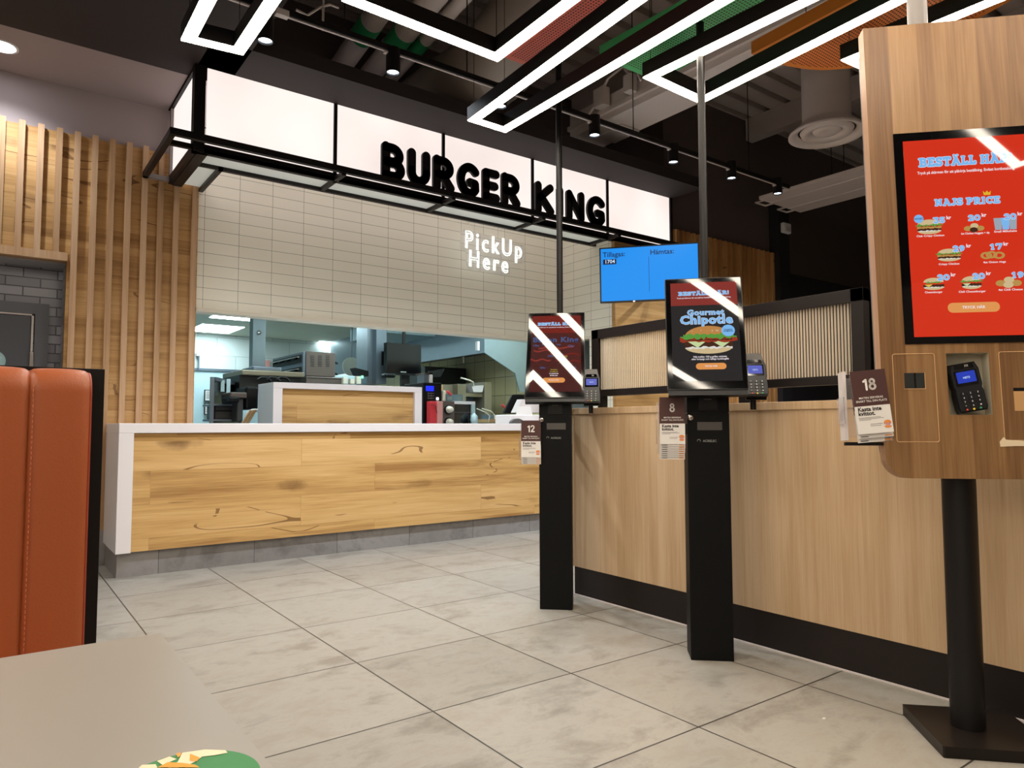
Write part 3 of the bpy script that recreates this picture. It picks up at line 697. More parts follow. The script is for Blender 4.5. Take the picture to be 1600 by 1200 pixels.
def make_card(name, T, num, label, group=None, full=True):
    """T: origin at top centre of the card, x right, y up, z out"""
    m_ = MB(T); W2 = .05; top = .107; hh = .19
    flat_ = lambda x0, x1, y0, y1, z0, z1, mat: m_.box(x0, x1, y0, y1, z0, z1, mat)
    flat_(-W2, W2, -hh, 0, -.0008, 0, 'paper'); flat_(-W2, W2, -top, 0, 0, .0003, 'card_brown')
    if full:
        digits(m_, num, .036, TR(0, -.043, 0), .0008, 'card_text_white')
        m_.text('MATEN SERVERAS', .0085, 'card_text_white', TR(0, -.083, .0008), .01); m_.text('SNART TILL DIN PLATS', .0085, 'card_text_white', TR(0, -.093, .0008), .01)
        m_.text('Kasta inte', .0165, 'ink', TR(-.042, -.117, .0006), .035, 0, 'LEFT'); m_.text('kvittot.', .0165, 'ink', TR(-.042, -.130, .0006), .035, 0, 'LEFT')
        for i, l in enumerate((.062, .070, .034)): flat_(-.042, -.042+l, -.1425-.0035*i, -.1412-.0035*i, 0, .0003, 'ink_grey')
        for i, l in enumerate((.034, .03)): flat_(-.012, -.012+l, -.163-.005*i, -.1615-.005*i, 0, .0003, 'ink_grey')
    if not full: flat_(-.042, -.02, -hh+.0035, -hh+.0058, 0, .0003, 'ink'); flat_(.026, .047, -hh+.003, -hh+.0062, 0, .0003, 'logo_orange')
    # burger shaped emblem
    lx, ly = .036, -.165
    P = arc(lx, ly+.004, .011, .008, 0, 180, 8); flat(m_, P, .0004, 'logo_orange', None)
    P = arc(lx, ly-.006, .011, .006, 180, 360, 8); flat(m_, P, .0004, 'logo_orange', None)
    m_.text('BURGER', .0055, 'logo_red', TR(lx, ly+.0015, .0006), .03); m_.text('KING', .0055, 'logo_red', TR(lx, ly-.0035, .0006), .03)
    o = m_.build(name, None, pos=T.translation)
    o['label'] = label; o['category'] = 'card'
    if group: o['group'] = group
    return o

def terminal(root, T, sub=True):
    """card reader lying in its own frame: x right, y up, z out; 0.088 x 0.185"""
    P = [(-.040, 0), (.040, 0), (.044, .012), (.044, .060), (.041, .075), (.0445, .085), (.0445, .135), (.036, .158), (-.036, .158), (-.0445, .135), (-.0445, .085), (-.041, .075), (-.044, .060), (-.044, .012)]
    m_ = MB(T); m_.prism(P, -.026, 0, 2, 'black_plastic'); m_.prism([(x*.92, .005+y*.94) for x, y in P], 0, .004, 2, 'key_black')
    body = m_.build('card_reader', root)
    def T2(mb, n): return mb.build(n, body)
    m_ = MB(T); m_.prism(rounded(0, .110, .068, .050, .004), .004, .0052, 2, 'black_gloss'); m_.prism(rounded(0, .112, .056, .036, .002), .0052, .0056, 2, 'reader_blue')
    m_.text('NETS', .009, 'tv_white', TR(0, .110, .0062), .01); T2(m_, 'reader_screen')
    m_ = MB(T)
    for i in range(3):
        for j in range(4): m_.prism(rounded(-.022+.022*i, .060-.0135*j, .016, .009, .002), .004, .0062, 2, 'key_black'); m_.text('123456789*0#'[j*3+i], .008, 'card_text_white', TR(-.022+.022*i, .060-.0135*j, .0068), .01)
    for i, c in enumerate(('logo_red', 'crown_gold', 'green_tape')): m_.lathe([(0, .006), (.003, .006), (.0035, .004)], (-.02+.02*i, .008, 0), c, 10)
    T2(m_, 'keypad')
    m_ = MB(T); m_.prism([(-.030, .140), (.030, .140), (.026, .156), (-.026, .156)], .004, .0055, 2, 'black_gloss')
    for k in range(3): m_.tube([(.004*k+.004*math.cos(a), .148+.005*math.sin(a), .006) for a in [i*.25-.75 for i in range(7)]], .0005, 'card_text_white', 4)
    T2(m_, 'contactless_pad')
    return body

def screen_graphics(g, T, W, H, which):
    """advert shown on the kiosk; T origin at lower left of the lit area"""
    zb = .0012
    g.box(0, W, 0, H, 0, .0006, 'scr_charcoal' if which == 8 else 'scr_maroon', T)
    g.box(0, W, H*.76, H, .0006, .001, 'scr_red_mid' if which == 8 else 'scr_red_dim', T)
    c = lambda fx, fy: T @ TR(W*fx, H*fy)
    slab_text(g, 'BESTÄLL HÄR!', W*.77, H*.042, c(.5, .885), zb); g.text('Tryck på skärmen för att påbörja beställning. Endast kortbetalning.', H*.0185, 'scr_white', c(.5, .838) @ TR(0, 0, zb), .02, xs=.98)
    if which == 8:
        slab_text(g, 'Gourmet', W*.54, H*.055, c(.515, .682), zb); slab_text(g, 'Chipotle', W*.76, H*.085, c(.52, .605), zb)
        burger(g, c(.54, .405) @ TR(0, 0, .0006), W*.86, H*.29, 'big', .0003)
        flat(g, arc(0, 0, W*.098, W*.098, 0, 360, 28), .0022, 'scr_blue', c(.835, .492))
        g.text('TILLBAKA', H*.017, 'scr_navy', c(.835, .50) @ TR(0, 0, .0026), .03); g.text('PÅ MENYN', H*.017, 'scr_navy', c(.835, .484) @ TR(0, 0, .0026), .03)
        g.text('Välj mellan 150 g grillat nötkött', H*.023, 'scr_white', c(.55, .236) @ TR(0, 0, zb), .02); g.text('eller krispigt och saftigt kycklingfilé', H*.023, 'scr_white', c(.55, .213) @ TR(0, 0, zb), .02)
        flat(g, rounded(0, 0, W*.44, H*.062, H*.03), .001, 'scr_orange', c(.56, .143)); g.text('TRYCK HÄR', H*.02, 'scr_white', c(.56, .143) @ TR(0, 0, .0016), .02)
    else:
        slab_text(g, 'Bacon King', W*.9, H*.066, c(.49, .665), zb, 'scr_ghost_blue', 'scr_navy')
        rd = random.Random(3)
        for (fx, fy, s_, t_) in ((.1, .59, .04, '19kr'), (.27, .6, .03, '49kr'), (.55, .6, .03, '39kr'), (.8, .58, .04, '12kr'), (.4, .45, .035, '29kr'), (.7, .44, .035, '37'), (.25, .3, .035, '30kr'), (.88, .3, .03, '15')):
            g.text(t_, H*s_, 'scr_ghost_blue' if t_ != '37' else 'scr_yellow', c(fx, fy) @ TR(0, 0, zb), .03)
        for (fx, fy, w_) in ((.3, .52, .5), (.66, .47, .6), (.2, .4, .4), (.75, .38, .5), (.5, .56, .7)):
            P = []; 
            for i in range(9): P.append((W*w_*(i/8-.5), H*.012*math.sin(i*1.3+fx*9)+H*.012))
            for i in range(8, -1, -1): P.append((W*w_*(i/8-.5), H*.012*math.sin(i*1.3+fx*9)-H*.008))
            flat(g, P, .001, 'scr_red_mid' if fx < .6 else 'scr_red_dim', c(fx, fy))
        g.text('TILLBAKA', H*.017, 'scr_yellow', c(.47, .275) @ TR(0, 0, zb), .03); g.text('PÅ MENYN', H*.017, 'scr_yellow', c(.47, .25) @ TR(0, 0, zb), .03)
        g.text('VI LÄNGTAR', H*.017, 'scr_white', c(.47, .225) @ TR(0, 0, zb), .03); g.text('EFTER DIG', H*.017, 'scr_white', c(.47, .2) @ TR(0, 0, zb), .03)
        flat(g, rounded(0, 0, W*.44, H*.062, H*.03), .001, 'scr_orange', c(.47, .143)); g.text('TRYCK HÄR', H*.02, 'scr_white', c(.47, .143) @ TR(0, 0, .0016), .02)

def slim_kiosk(O, which, label, a, b, z0, W, H, tilt, yaw, cards, card_x, card_z, pole_top):
    A = math.radians(-43.5); w = Vector((math.cos(A), math.sin(A), 0)); away = Vector((-w.y, w.x, 0))
    R = frame(O, w, away, (0, 0, 1)); r = thing('ordering_kiosk', label, 'kiosk', M=R, group='slim ordering kiosks on the left')
    m_ = MB(R); m_.box(0, .167, 0, .125, 0, .985, 'black_powder').box(.002, .165, .002, .125, .985, .989, 'black_plastic').box(0, .167, 0, .125, .989, 1.055, 'black_powder')
    m_.box(.166, .169, .03, .09, .84, .98, 'grey_case')
    m_.build('column', r, bevel=.0015)
    MB(R).prism([(.045, .997), (.122, .997), (.118, 1.052), (.049, 1.052)], -.004, .003, 1, 'black_plastic').box(.068, .098, -.0055, -.003, 1.040, 1.044, 'dark_grey_plastic').build('receipt_slot', r)
    MB(R).box(.040, .138, -.0015, .001, .917, .950, 'dark_grey_plastic').build('scanner_window', r)
    MB(R).lathe([(0, -.010), (.006, -.010), (.0125, -.006), (.0135, 0)], (.013, 0, .968), 'chrome', 24, axis=1).lathe([(0, -.0104), (.0022, -.0104)], (.014, 0, .968), 'black_metal', 8, axis=1).build('lock', r)
    m_ = MB(R); m_.text('ACRELEC', .013, 'logo_print', frame((.088, -.0012, .873), (1, 0, 0), (0, 0, 1), (0, -1, 0)), .01)
    m_.tube([(.045+.006*math.cos(t), -.0012, .874+.006*math.sin(t)) for t in [i*.5 for i in range(-1, 8)]], .0009, 'logo_print', 5); m_.build('maker_logo', r)
    # tilted display head
    cy, sy = math.cos(yaw), math.sin(yaw); w2 = Vector((cy, -sy, 0)); n2 = Vector((-sy, -cy, 0))
    up = Vector((0, 0, 1))*math.cos(tilt)-n2*math.sin(tilt); N_ = n2*math.cos(tilt)+Vector((0, 0, 1))*math.sin(tilt)
    T = R @ frame(Vector((a, -b, z0)), w2, up, N_)
    m_ = MB(T); m_.prism(rounded(0, H/2, W, H, .006), -.03, 0, 2, 'black_plastic'); m_.prism(rounded(0, H/2, W-.006, H-.006, .004), 0, .0004, 2, 'black_gloss')
    m_.box(-W/2+.03, W/2-.03, .03, H-.05, -.055, -.03, 'black_plastic'); m_.box(-W/2+.004, W/2-.004, -.022, 0, -.028, -.004, 'black_plastic')
    hs = m_.build('display_head', r)
    wa = W-.043; ha = H-.058
    g = MB(); screen_graphics(g, T @ TR(-wa/2+.001, .036, .0004), wa, ha, which); g.build('screen', r)
    MB(R).box(.035, .135, .02, .11, 1.04, 1.16, 'black_metal').build('neck', r)
    px_, py_ = (.094, .33) if which == 12 else (.115, .24)
    MB(R).tube([(px_, py_, .0), (px_, py_, DZ)], .0175, 'black_metal', 20).box(px_-.02, px_+.02, .12, py_, .92, .98, 'black_metal').build('ceiling_pole', r)
    # card reader on its arm
    tt = .36; T = R @ frame((.272, -.035, 1.055), (1, 0, 0), (0, math.sin(tt), math.cos(tt)), (0, -math.cos(tt), math.sin(tt)))
    terminal(r, T)
    m_ = MB(T); m_.prism([(-.036, .150), (.036, .150), (.030, .186), (-.030, .186)], -.03, .002, 2, 'dark_grey_plastic').box(-.04, .04, -.006, .15, -.034, -.026, 'black_plastic'); m_.build('reader_cradle', r)
    MB(R).tube([(.272, .0, 1.10), (.272, .06, 1.07), (.12, .07, 1.07)], .011, 'black_metal').tube([(.268, .03, 1.0), (.268, .03, 1.1)], .012, 'black_metal').build('reader_arm', r)
    # acrylic rack with numbered cards
    m_ = MB(R); x0, x1 = card_x; m_.box(x0-.012, x1+.0, .006, .009, card_z-.23, card_z-.02, 'acrylic').box(x0-.014, x0-.012, -.03, .009, card_z-.19, card_z-.09, 'acrylic').box(x1-.003, 0.0, -.012, .012, card_z-.15, card_z-.11, 'black_metal')
    m_.build('card_rack', r)
    nm = {12: 'farthest slim kiosk', 8: 'middle slim kiosk'}[which]; cx = (x0+x1)/2
    for i in range(cards):
        Tc = R @ frame((cx+random.uniform(-.0012, .0012), -.022+i*.0035, card_z-i*.0088), (1, 0, 0), (0, .03, 1), (0, -1, .03))
        if i == 0: make_card('number_card', Tc, str(which), 'brown and white table card with number %d at the front of its stack' % which, 'numbered table cards')
        else: make_card('number_card', Tc, '', 'white lower edge of a card tucked behind the front card on the '+nm, 'table cards behind number %d' % which, False)
    return r
slim_kiosk((2.305, 2.88, 0), 12, 'slim black ordering kiosk farthest away, with dark red Bacon King advert and number 12 cards', .084, .038, 1.080, .312, .566, .54, -.017, 5, (-.088, .008), .964, 2.55)
slim_kiosk((2.295, 1.902, 0), 8, 'slim black ordering kiosk in the middle, with Gourmet Chipotle burger advert and number 8 cards', .073, .077, 1.078, .312, .5075, .3256, .0622, 8, (-.111, -.012), 1.051, 2.55)

# ---- wide wood-faced kiosk in the foreground
A = math.radians(-46); w = Vector((math.cos(A), math.sin(A), 0)); away = Vector((-w.y, w.x, 0)); O = Vector((2.418, .932, 0))
R = frame(O, w, away, (0, 0, 1)); r = thing('ordering_kiosk', 'large wood-faced ordering kiosk with bright red menu screen, nearest on the right', 'kiosk', M=R)
tl = .058; BT = R @ Matrix.Translation((0, -.09, 1.2)) @ Matrix.Rotation(-tl, 4, 'X') @ Matrix.Translation((0, .09, -1.2))   # leans back a little
BF = BT @ frame((0, -.09, 0), (1, 0, 0), (0, 0, 1), (0, -1, 0))      # 2D frame on the face
BFi = BF.inverted(); BN = (BF.to_3x3() @ Vector((0, 0, 1))); BO = BF @ Vector((0, 1.2, 0))
def b2(u, v):
    p = BFi @ hitpl(u, v, BO, BN); return p.x, p.y
xl, xr, zb_, zt = -.262, .252, .778, 2.205
def board_outline(x0, x1, z0, z1, rb, ch):
    P = [(x0+ch, z1), (x0, z1-ch)] if ch else [(x0, z1)]
    P += [(x0+rb+rb*math.cos(t), z0+rb+rb*math.sin(t)) for t in [PI+PI/2*i/8 for i in range(9)]]
    P += [(x1-rb+rb*math.cos(t), z0+rb+rb*math.sin(t)) for t in [PI*1.5+PI/2*i/8 for i in range(9)]]
    P += [(x1, z1-ch), (x1-ch, z1)] if ch else [(x1, z1)]
    return P
m_ = MB(BF)
# face with a real hole for the card reader niche
nx0, nz1 = b2(1478, 552); nx1, nz0 = b2(1551, 648)
outer = board_outline(xl, xr, zb_, zt, .065, .0)
for P in ([(xl, nz1), (xr, nz1), (xr, zt), (xl, zt)], [(xl, nz0), (nx0, nz0), (nx0, nz1), (xl, nz1)], [(nx1, nz0), (xr, nz0), (xr, nz1), (nx1, nz1)],
          [q for q in outer if q[1] < nz0]+[(xr, nz0), (xl, nz0)]):
    m_.add([(x, y, 0) for x, y in P], [list(range(len(P)))], 'walnut_laminate')
n = len(outer); m_.add([(x, y, 0) for x, y in outer]+[(x, y, -.048) for x, y in outer], [(i, (i+1) % n, n+(i+1) % n, n+i) for i in range(n)], 'walnut_edge')
m_.add([(x, y, -.048) for x, y in outer], [list(range(n))], 'grey_case')
m_.build('board', r)
m_ = MB(BF); m_.add([(nx0, nz0, 0), (nx1, nz0, 0), (nx1, nz1, 0), (nx0, nz1, 0), (nx0, nz0, -.045), (nx1, nz0, -.045), (nx1, nz1, -.045), (nx0, nz1, -.045)], [(0, 1, 5, 4), (1, 2, 6, 5), (2, 3, 7, 6), (3, 0, 4, 7), (4, 5, 6, 7)], 'niche_white'); m_.build('reader_niche', r)
m_ = MB(BF)
for t in (0,):
    m_.box(xl+.02, xr-.02, 1.10, 1.86, -.12, -.049, 'grey_case')
for i in range(24): m_.box(xl+.0185, xl+.0205, 1.13+.03*i, 1.142+.03*i, -.10, -.085, 'black_metal')
m_.build('rear_case', r)
MB(BF).prism(board_outline(xl+.006, xr-.006, zb_+.03, zt-.03, .06, .03), -.075, -.0485, 2, 'grey_case').build('backing_panel', r)
m_ = MB(BF); sx0, sz1 = b2(1395, 210); _, sz0 = b2(1415.5, 538); sx1 = -.012-(sx0+.002)*1-.0
ax0 = b2(1410, 222)[0]; az1 = b2(1410, 222)[1]; az0 = b2(1427.5, 527)[1]; ax1 = ax0+(az1-az0)*9/16; sx1 = ax1+(ax0-sx0)
m_.box(sx0, sx1, sz0, sz1, -.004, .0025, 'black_gloss'); m_.build('screen_bezel', r)
g = MB(BF @ TR(0, 0, .0026)); Z0 = Matrix.Identity(4)
g.box(ax0, ax1, az0, az1, 0, .0006, 'scr_red')
def tx(s_, u, v, wpx, cap): slab_text(g, s_, wpx*.00178, cap*.00178, TR(*b2(u, v)), .0012)
def sm(s_, u, v, wpx, size): 
    cu = bpy.data.curves.new('m', 'FONT'); cu.body = s_; cu.size = 1; o = bpy.data.objects.new('m', cu); C.objects.link(o); bpy.context.view_layer.update(); wid = o.dimensions.x; bpy.data.objects.remove(o)
    g.text(s_, size, 'scr_white', TR(*b2(u, v), .0012), .02, xs=wpx*.00178/(wid*size))
tx('BESTÄLL HÄR!', 1507, 251, 148, 17); sm('Tryck på skärmen för att påbörja beställning. Endast kortbetalning.', 1508, 267.5, 153, .0125)
tx('NAJS PRICE', 1510, 315, 103, 13)
cx, cy_ = b2(1541, 303); flat(g, [(cx-.009, cy_-.005), (cx+.009, cy_-.005), (cx+.011, cy_+.008), (cx+.005, cy_+.002), (cx, cy_+.009), (cx-.005, cy_+.002), (cx-.011, cy_+.008)], .002, 'crown_gold', None)
items = [('crispy', 1451, 355, 46, 27, '35', 1466, 345, 'Club Crispy Chicken', 1453, 369), ('nug', 1521, 356, 32, 15, '20', 1521, 341, '6st Chicken Nuggets + dip', 1523, 365), ('cup', 1570, 349, 38, 23, '20', 1577, 339, 'Small Milkshake', 1570, 362),
         ('crispy', 1482, 399, 44, 23, '29', 1497, 389, 'Crispy Chicken', 1482, 413), ('ring', 1553, 400, 38, 15, '17', 1555, 386, '4st Onion rings', 1553, 410),
         ('cheese', 1458, 444, 40, 22, '20', 1473, 434, 'Cheeseburger', 1458, 457), ('chili', 1517, 442, 37, 23, '20', 1528, 432, 'Chili Cheeseburger', 1518, 456), ('nug', 1575, 441, 40, 18, '19', 1589, 430, '4st Chili Cheese', 1578, 453)]
px = .00178
for kind, u, v, w_, h_, pr, pu, pv, cap, cu_, cv_ in items:
    T = TR(*b2(u, v)); w_ *= px; h_ *= px
    if kind in ('crispy', 'cheese', 'chili'): burger(g, T @ TR(0, 0, .0006), w_, h_, kind, .0003)
    elif kind == 'nug':
        for i, (dx, dy, m2) in enumerate(((-.3, -.1, 'fried'), (.3, -.12, 'fried'), (.02, .2, 'bun_pale'), (-.02, -.28, 'bun_pale' if pr == '19' else 'patty'))): flat(g, arc(dx*w_, dy*h_, w_*.2, h_*.3, 0, 360, 14), .001+.0002*i, m2, T)
    elif kind == 'cup':
        for i, (dx, m2) in enumerate(((-.3, 'cup_grey'), (.3, 'cup_grey'), (.0, 'scr_blue'))): flat(g, [(w_*(dx-.13), -h_*.5), (w_*(dx+.13), -h_*.5), (w_*(dx+.17), h_*.4), (w_*(dx-.17), h_*.4)], .001+.0002*i, m2, T)
    else:
        for i, (dx, dy) in enumerate(((-.33, .05), (-.12, .12), (.18, 0.02))):
            n = 20; V = [(dx*w_+w_*.24*k*math.cos(2*PI*j/n), dy*h_+h_*.42*k*math.sin(2*PI*j/n), .001+.0002*i) for k in (1, .5) for j in range(n)]
            g.add(V, [(j, (j+1) % n, n+(j+1) % n, n+j) for j in range(n)], 'fried', False, T)
    slab_text(g, pr, 20*px, 11*px, TR(*b2(pu, pv)), .0024); g.text('kr', 8.5*px, 'scr_white', TR(*b2(pu+15, pv-4), .0028), .03)
    sm(cap, cu_, cv_, min(44, len(cap)*2.3), .0085)
T = TR(*b2(1434.5, 343)); flat(g, arc(0, 0, .0135, .0135, 0, 360, 24), .0022, 'scr_blue', T); g.text('NYHET', .0075, 'scr_navy', T @ TR(0, 0, .0026), .02)
T = TR(*b2(1520.5, 480.5)); flat(g, rounded(0, 0, 80*px, 17*px, 8*px), .001, 'scr_orange', T); g.text('TRYCK HÄR', 6.5*px, 'scr_white', T @ TR(0, 0, .0014), .02)
g.build('screen', r)
# printer panel, slot panel, silicone smears
def routed(x0, z1, x1, z0, name, win=None):
    m_ = MB(BF); P = rounded((x0+x1)/2, (z0+z1)/2, x1-x0, z1-z0, .006, 4); m_.tube([(x, y, .0003) for x, y in P], .0009, 'routed_line', 5, closed=True)
    if win: m_.box(*win, .0002, .0014, 'window_dark'); m_.box(win[0]-.0015, win[1]+.0015, win[2]-.0015, win[2], 0, .0016, 'routed_line').box(win[1], win[1]+.0015, win[2], win[3], 0, .0016, 'routed_line')
    return m_.build(name, r)
p0 = b2(1394, 553.5); p1 = b2(1468, 690.5); wx0, wz1 = b2(1412.5, 583); wx1, wz0 = b2(1445.5, 607)
routed(p0[0], p0[1], p1[0], p1[1], 'scanner_panel', (wx0, wx1, wz0, wz1))
MB(BF).box((wx0+wx1)/2-.0015, (wx0+wx1)/2+.0035, wz0+.001, wz1-.001, .0014, .0018, 'black_gloss').build('scanner_window', r)
p0 = b2(1560, 550); p1 = (p0[0]+.13, b2(1570, 688)[1]); q0 = b2(1583, 606); q1 = b2(1586, 642)
routed(p0[0], p0[1], p1[0], p1[1], 'receipt_panel')
MB(BF).box(q0[0], q0[0]+.08, q0[1]-.010, q0[1], .0002, .001, 'black_plastic').box(q0[0]+.0, q0[0]+.08, q1[1], q0[1]-.010, .0002, .001, 'tan_plastic').build('receipt_slot', r)
a0 = b2(1563, 690); m_ = MB(BF); P = [b2(u, v) for u, v in ((1562, 690), (1568, 683), (1572, 687), (1600, 689), (1625, 690), (1625, 697), (1585, 697), (1563, 698))]
m_.prism(P, 0, .0012, 2, 'silicone'); m_.build('sealant_smear', r)
# card reader leaning in the niche
cxn, czn = b2(1519, 644); an = .17
terminal(r, BF @ TR(cxn+.004, czn+.002, .004) @ Matrix.Rotation(an, 4, 'Z') @ Matrix.Scale(.92, 4))
# stand
MB(R).tube([(-.02, .0, .03), (-.02, .0, 1.25)], .046, 'black_metal', 32).tube([(-.045, .11, 1.15), (-.045, .11, 4.3)], .030, 'grey_case', 24).box(-.08, .02, -.02, .13, 1.12, 1.2, 'grey_case').build('pole', r)
T0 = R.inverted(); V = [T0 @ Z(u, v, 0) for u, v in ((1407, 1117), (1478, 1187))]
by0 = -.185; bx0 = T0 @ Vector((2.197, .93, 0))
MB(R).prism([(bx0.x, bx0.y), (bx0.x+.305, bx0.y), (bx0.x+.305, bx0.y+.31), (bx0.x, bx0.y+.31)], 0, .032, 2, 'bronze_base').build('base_plate', r, bevel=.006)
# number 18 cards in their rack on the kiosk's left edge
cxl = b2(1352, 600)[0]; ct = b2(1352, 579.5)[1]
m_ = MB(BF); m_.box(cxl-.062, cxl-.052, ct-.21, ct-.0, -.055, -.01, 'led_off_grey').box(cxl-.068, cxl-.066, ct-.16, ct-.08, -.06, .015, 'acrylic').box(cxl-.06, xl+.01, ct-.225, ct-.215, -.03, -.012, 'black_metal').box(cxl-.05, xl, ct-.20, ct-.02, -.0165, -.0145, 'acrylic')
m_.build('card_rack', r)
for i in range(3):
    Tc = BF @ frame((cxl+.0035*(i == 0), ct-.0105*i, .012-.007*i), (.995, .0, .1), (-.075, .99, -.02), (0, 0, 1))
    Tc = BF @ TR(cxl+.002+.0012*i, ct-.0125*i, .014-.007*i) @ Matrix.Rotation(.09, 4, 'Z')
    if i == 0: make_card('number_card', Tc, '18', 'brown and white table card with number 18 at the front of its stack', 'numbered table cards')
    else: make_card('number_card', Tc, '', 'white lower edge of a card under the front card on the wood-faced kiosk', 'table cards behind number 18', False)

# ================================================================== BOOTH AND TABLE
r = thing('booth_bench', 'orange leather booth bench with stitched upright channels and black end board', 'bench', (-.4, 1.5, 0))
xr_, yf, zt_ = .160, 1.565, 1.046
def backrest(x0, x1, n=14):
    m_ = MB(); V = []; rows = []
    for i in range(n+1):
        f_ = i/n; x = x0+(x1-x0)*f_; b_ = math.sqrt(max(0, 1-(2*f_-1)**2))
        b_ = b_**.7; d = .011*b_; prof = [(yf+.006-d, .40), (yf+.006-d, .6), (yf+.006-d, .8), (yf+.006-d, zt_-.045)]
        for k in range(1, 7):
            t = PI/2*k/6; prof.append((yf+.006-d+(.045)*(1-math.cos(t)), zt_-.045+(.040+.006*b_)*math.sin(t)))
        prof += [(yf+.066, zt_-.012+.012*b_), (yf+.066, .40)]; rows.append([(x, y, z) for y, z in prof])
    k = len(rows[0])
    for rw in rows: V += rw
    F_ = [(i*k+j, i*k+j+1, (i+1)*k+j+1, (i+1)*k+j) for i in range(n) for j in range(k-1)]
    m_.add(V, F_, 'leather', True); m_.add(rows[0], [list(range(k))], 'leather'); m_.add(rows[-1], [list(range(k))], 'leather'); return m_, rows
xe = xr_-.003
for i in range(9):
    x1 = xe-.096*i; x0 = x1-.096
    m_, rows = backrest(x0, x1); c_ = m_.build('backrest_channel', r)
    if i == 0: m2 = MB(); m2.tube([(p[0]+.001, p[1]+.003, p[2]-.002) for p in rows[-1][:-1]], .0032, 'leather_red', 8); m2.build('piping', c_)
    m2 = MB()
    z = .42
    while z < zt_-.03:
        for sx in (-.0035,): m2.tube([(x0+.006, yf-.0030, z), (x0+.006, yf-.0030, z+.0055)], .0009, 'thread', 4)
        z += .0095
    m2.build('stitching', c_)
MB().box(-3, xr_+.028, yf+.067, yf+.10, 0, zt_+.005, 'black_metal').build('end_board', r, bevel=.001)
MB().box(-3, xr_-.01, 1.1, yf+.06, .38, .47, 'leather').build('seat', r, bevel=.02)
MB().box(-3, xr_-.03, 1.16, yf+.06, 0, .38, 'black_metal').build('base', r)
MB().box(-3, xe-.864, yf-.012, yf+.066, .40, zt_, 'leather').build('backrest_channel', r, bevel=.015)
r = thing('dining_table', 'pale grey stone-look table in the near left corner', 'table', (-.3, .3, 0))
MB().prism(rounded(-.331, .217, .94, 1.07, .012, 4), .716, .7395, 2, 'table_edge', cap='table_top').build('tabletop', r, bevel=.0015)
MB().tube([(-.33, .22, .01), (-.33, .22, .716)], .035, 'black_metal', 20).build('pedestal', r)
MB().box(-.55, -.11, 0, .44, 0, .012, 'black_metal').build('foot_plate', r)
# round sticker
pa, pb, pc = Z(320, 1170.5, .741), Z(212, 1200, .741), Z(407, 1200, .741)
ax, ay, bx, by, cx, cy = pa.x, pa.y, pb.x, pb.y, pc.x, pc.y
d = 2*(ax*(by-cy)+bx*(cy-ay)+cx*(ay-by)); ux = ((ax*ax+ay*ay)*(by-cy)+(bx*bx+by*by)*(cy-ay)+(cx*cx+cy*cy)*(ay-by))/d
uy = ((ax*ax+ay*ay)*(cx-bx)+(bx*bx+by*by)*(ax-cx)+(cx*cx+cy*cy)*(bx-ax))/d; rad = math.hypot(ax-ux, ay-uy)
m_ = MB(); m_.lathe([(0, .7395), (0, .7402), (rad, .7402), (rad, .7395)], (ux, uy, 0), 'sticker_green', 48, smooth=False)
fl = lambda P, m, z=.7405: m_.poly([(x, y, z) for x, y in P], m)
def ps(*q): return [(Z(u, v, .7405).x, Z(u, v, .7405).y) for u, v in q]
fl(ps((285, 1176), (320, 1171), (352, 1172), (356, 1176), (335, 1180), (316, 1182), (305, 1190), (292, 1196), (276, 1200), (262, 1200), (278, 1190), (282, 1182)), 'sticker_pale')
fl(ps((275, 1178), (282, 1176), (283, 1180), (278, 1184)), 'sticker_orange', .7407); fl(ps((297, 1178), (312, 1184), (308, 1190), (296, 1189)), 'sticker_orange', .7407)
fl(ps((246, 1200), (262, 1192), (285, 1193), (305, 1196), (312, 1200)), 'sticker_orange', .7409)
fl(ps((245, 1189), (265, 1182), (276, 1186), (254, 1195)), 'sticker_pale'); fl(ps((216, 1200), (222, 1195), (243, 1194), (246, 1199), (238, 1203)), 'sticker_pale')
o_ = m_.build('table_sticker', None, pos=(ux, uy, .7395)); o_['label'] = 'round green and orange sticker on the grey table top'; o_['category'] = 'sticker'

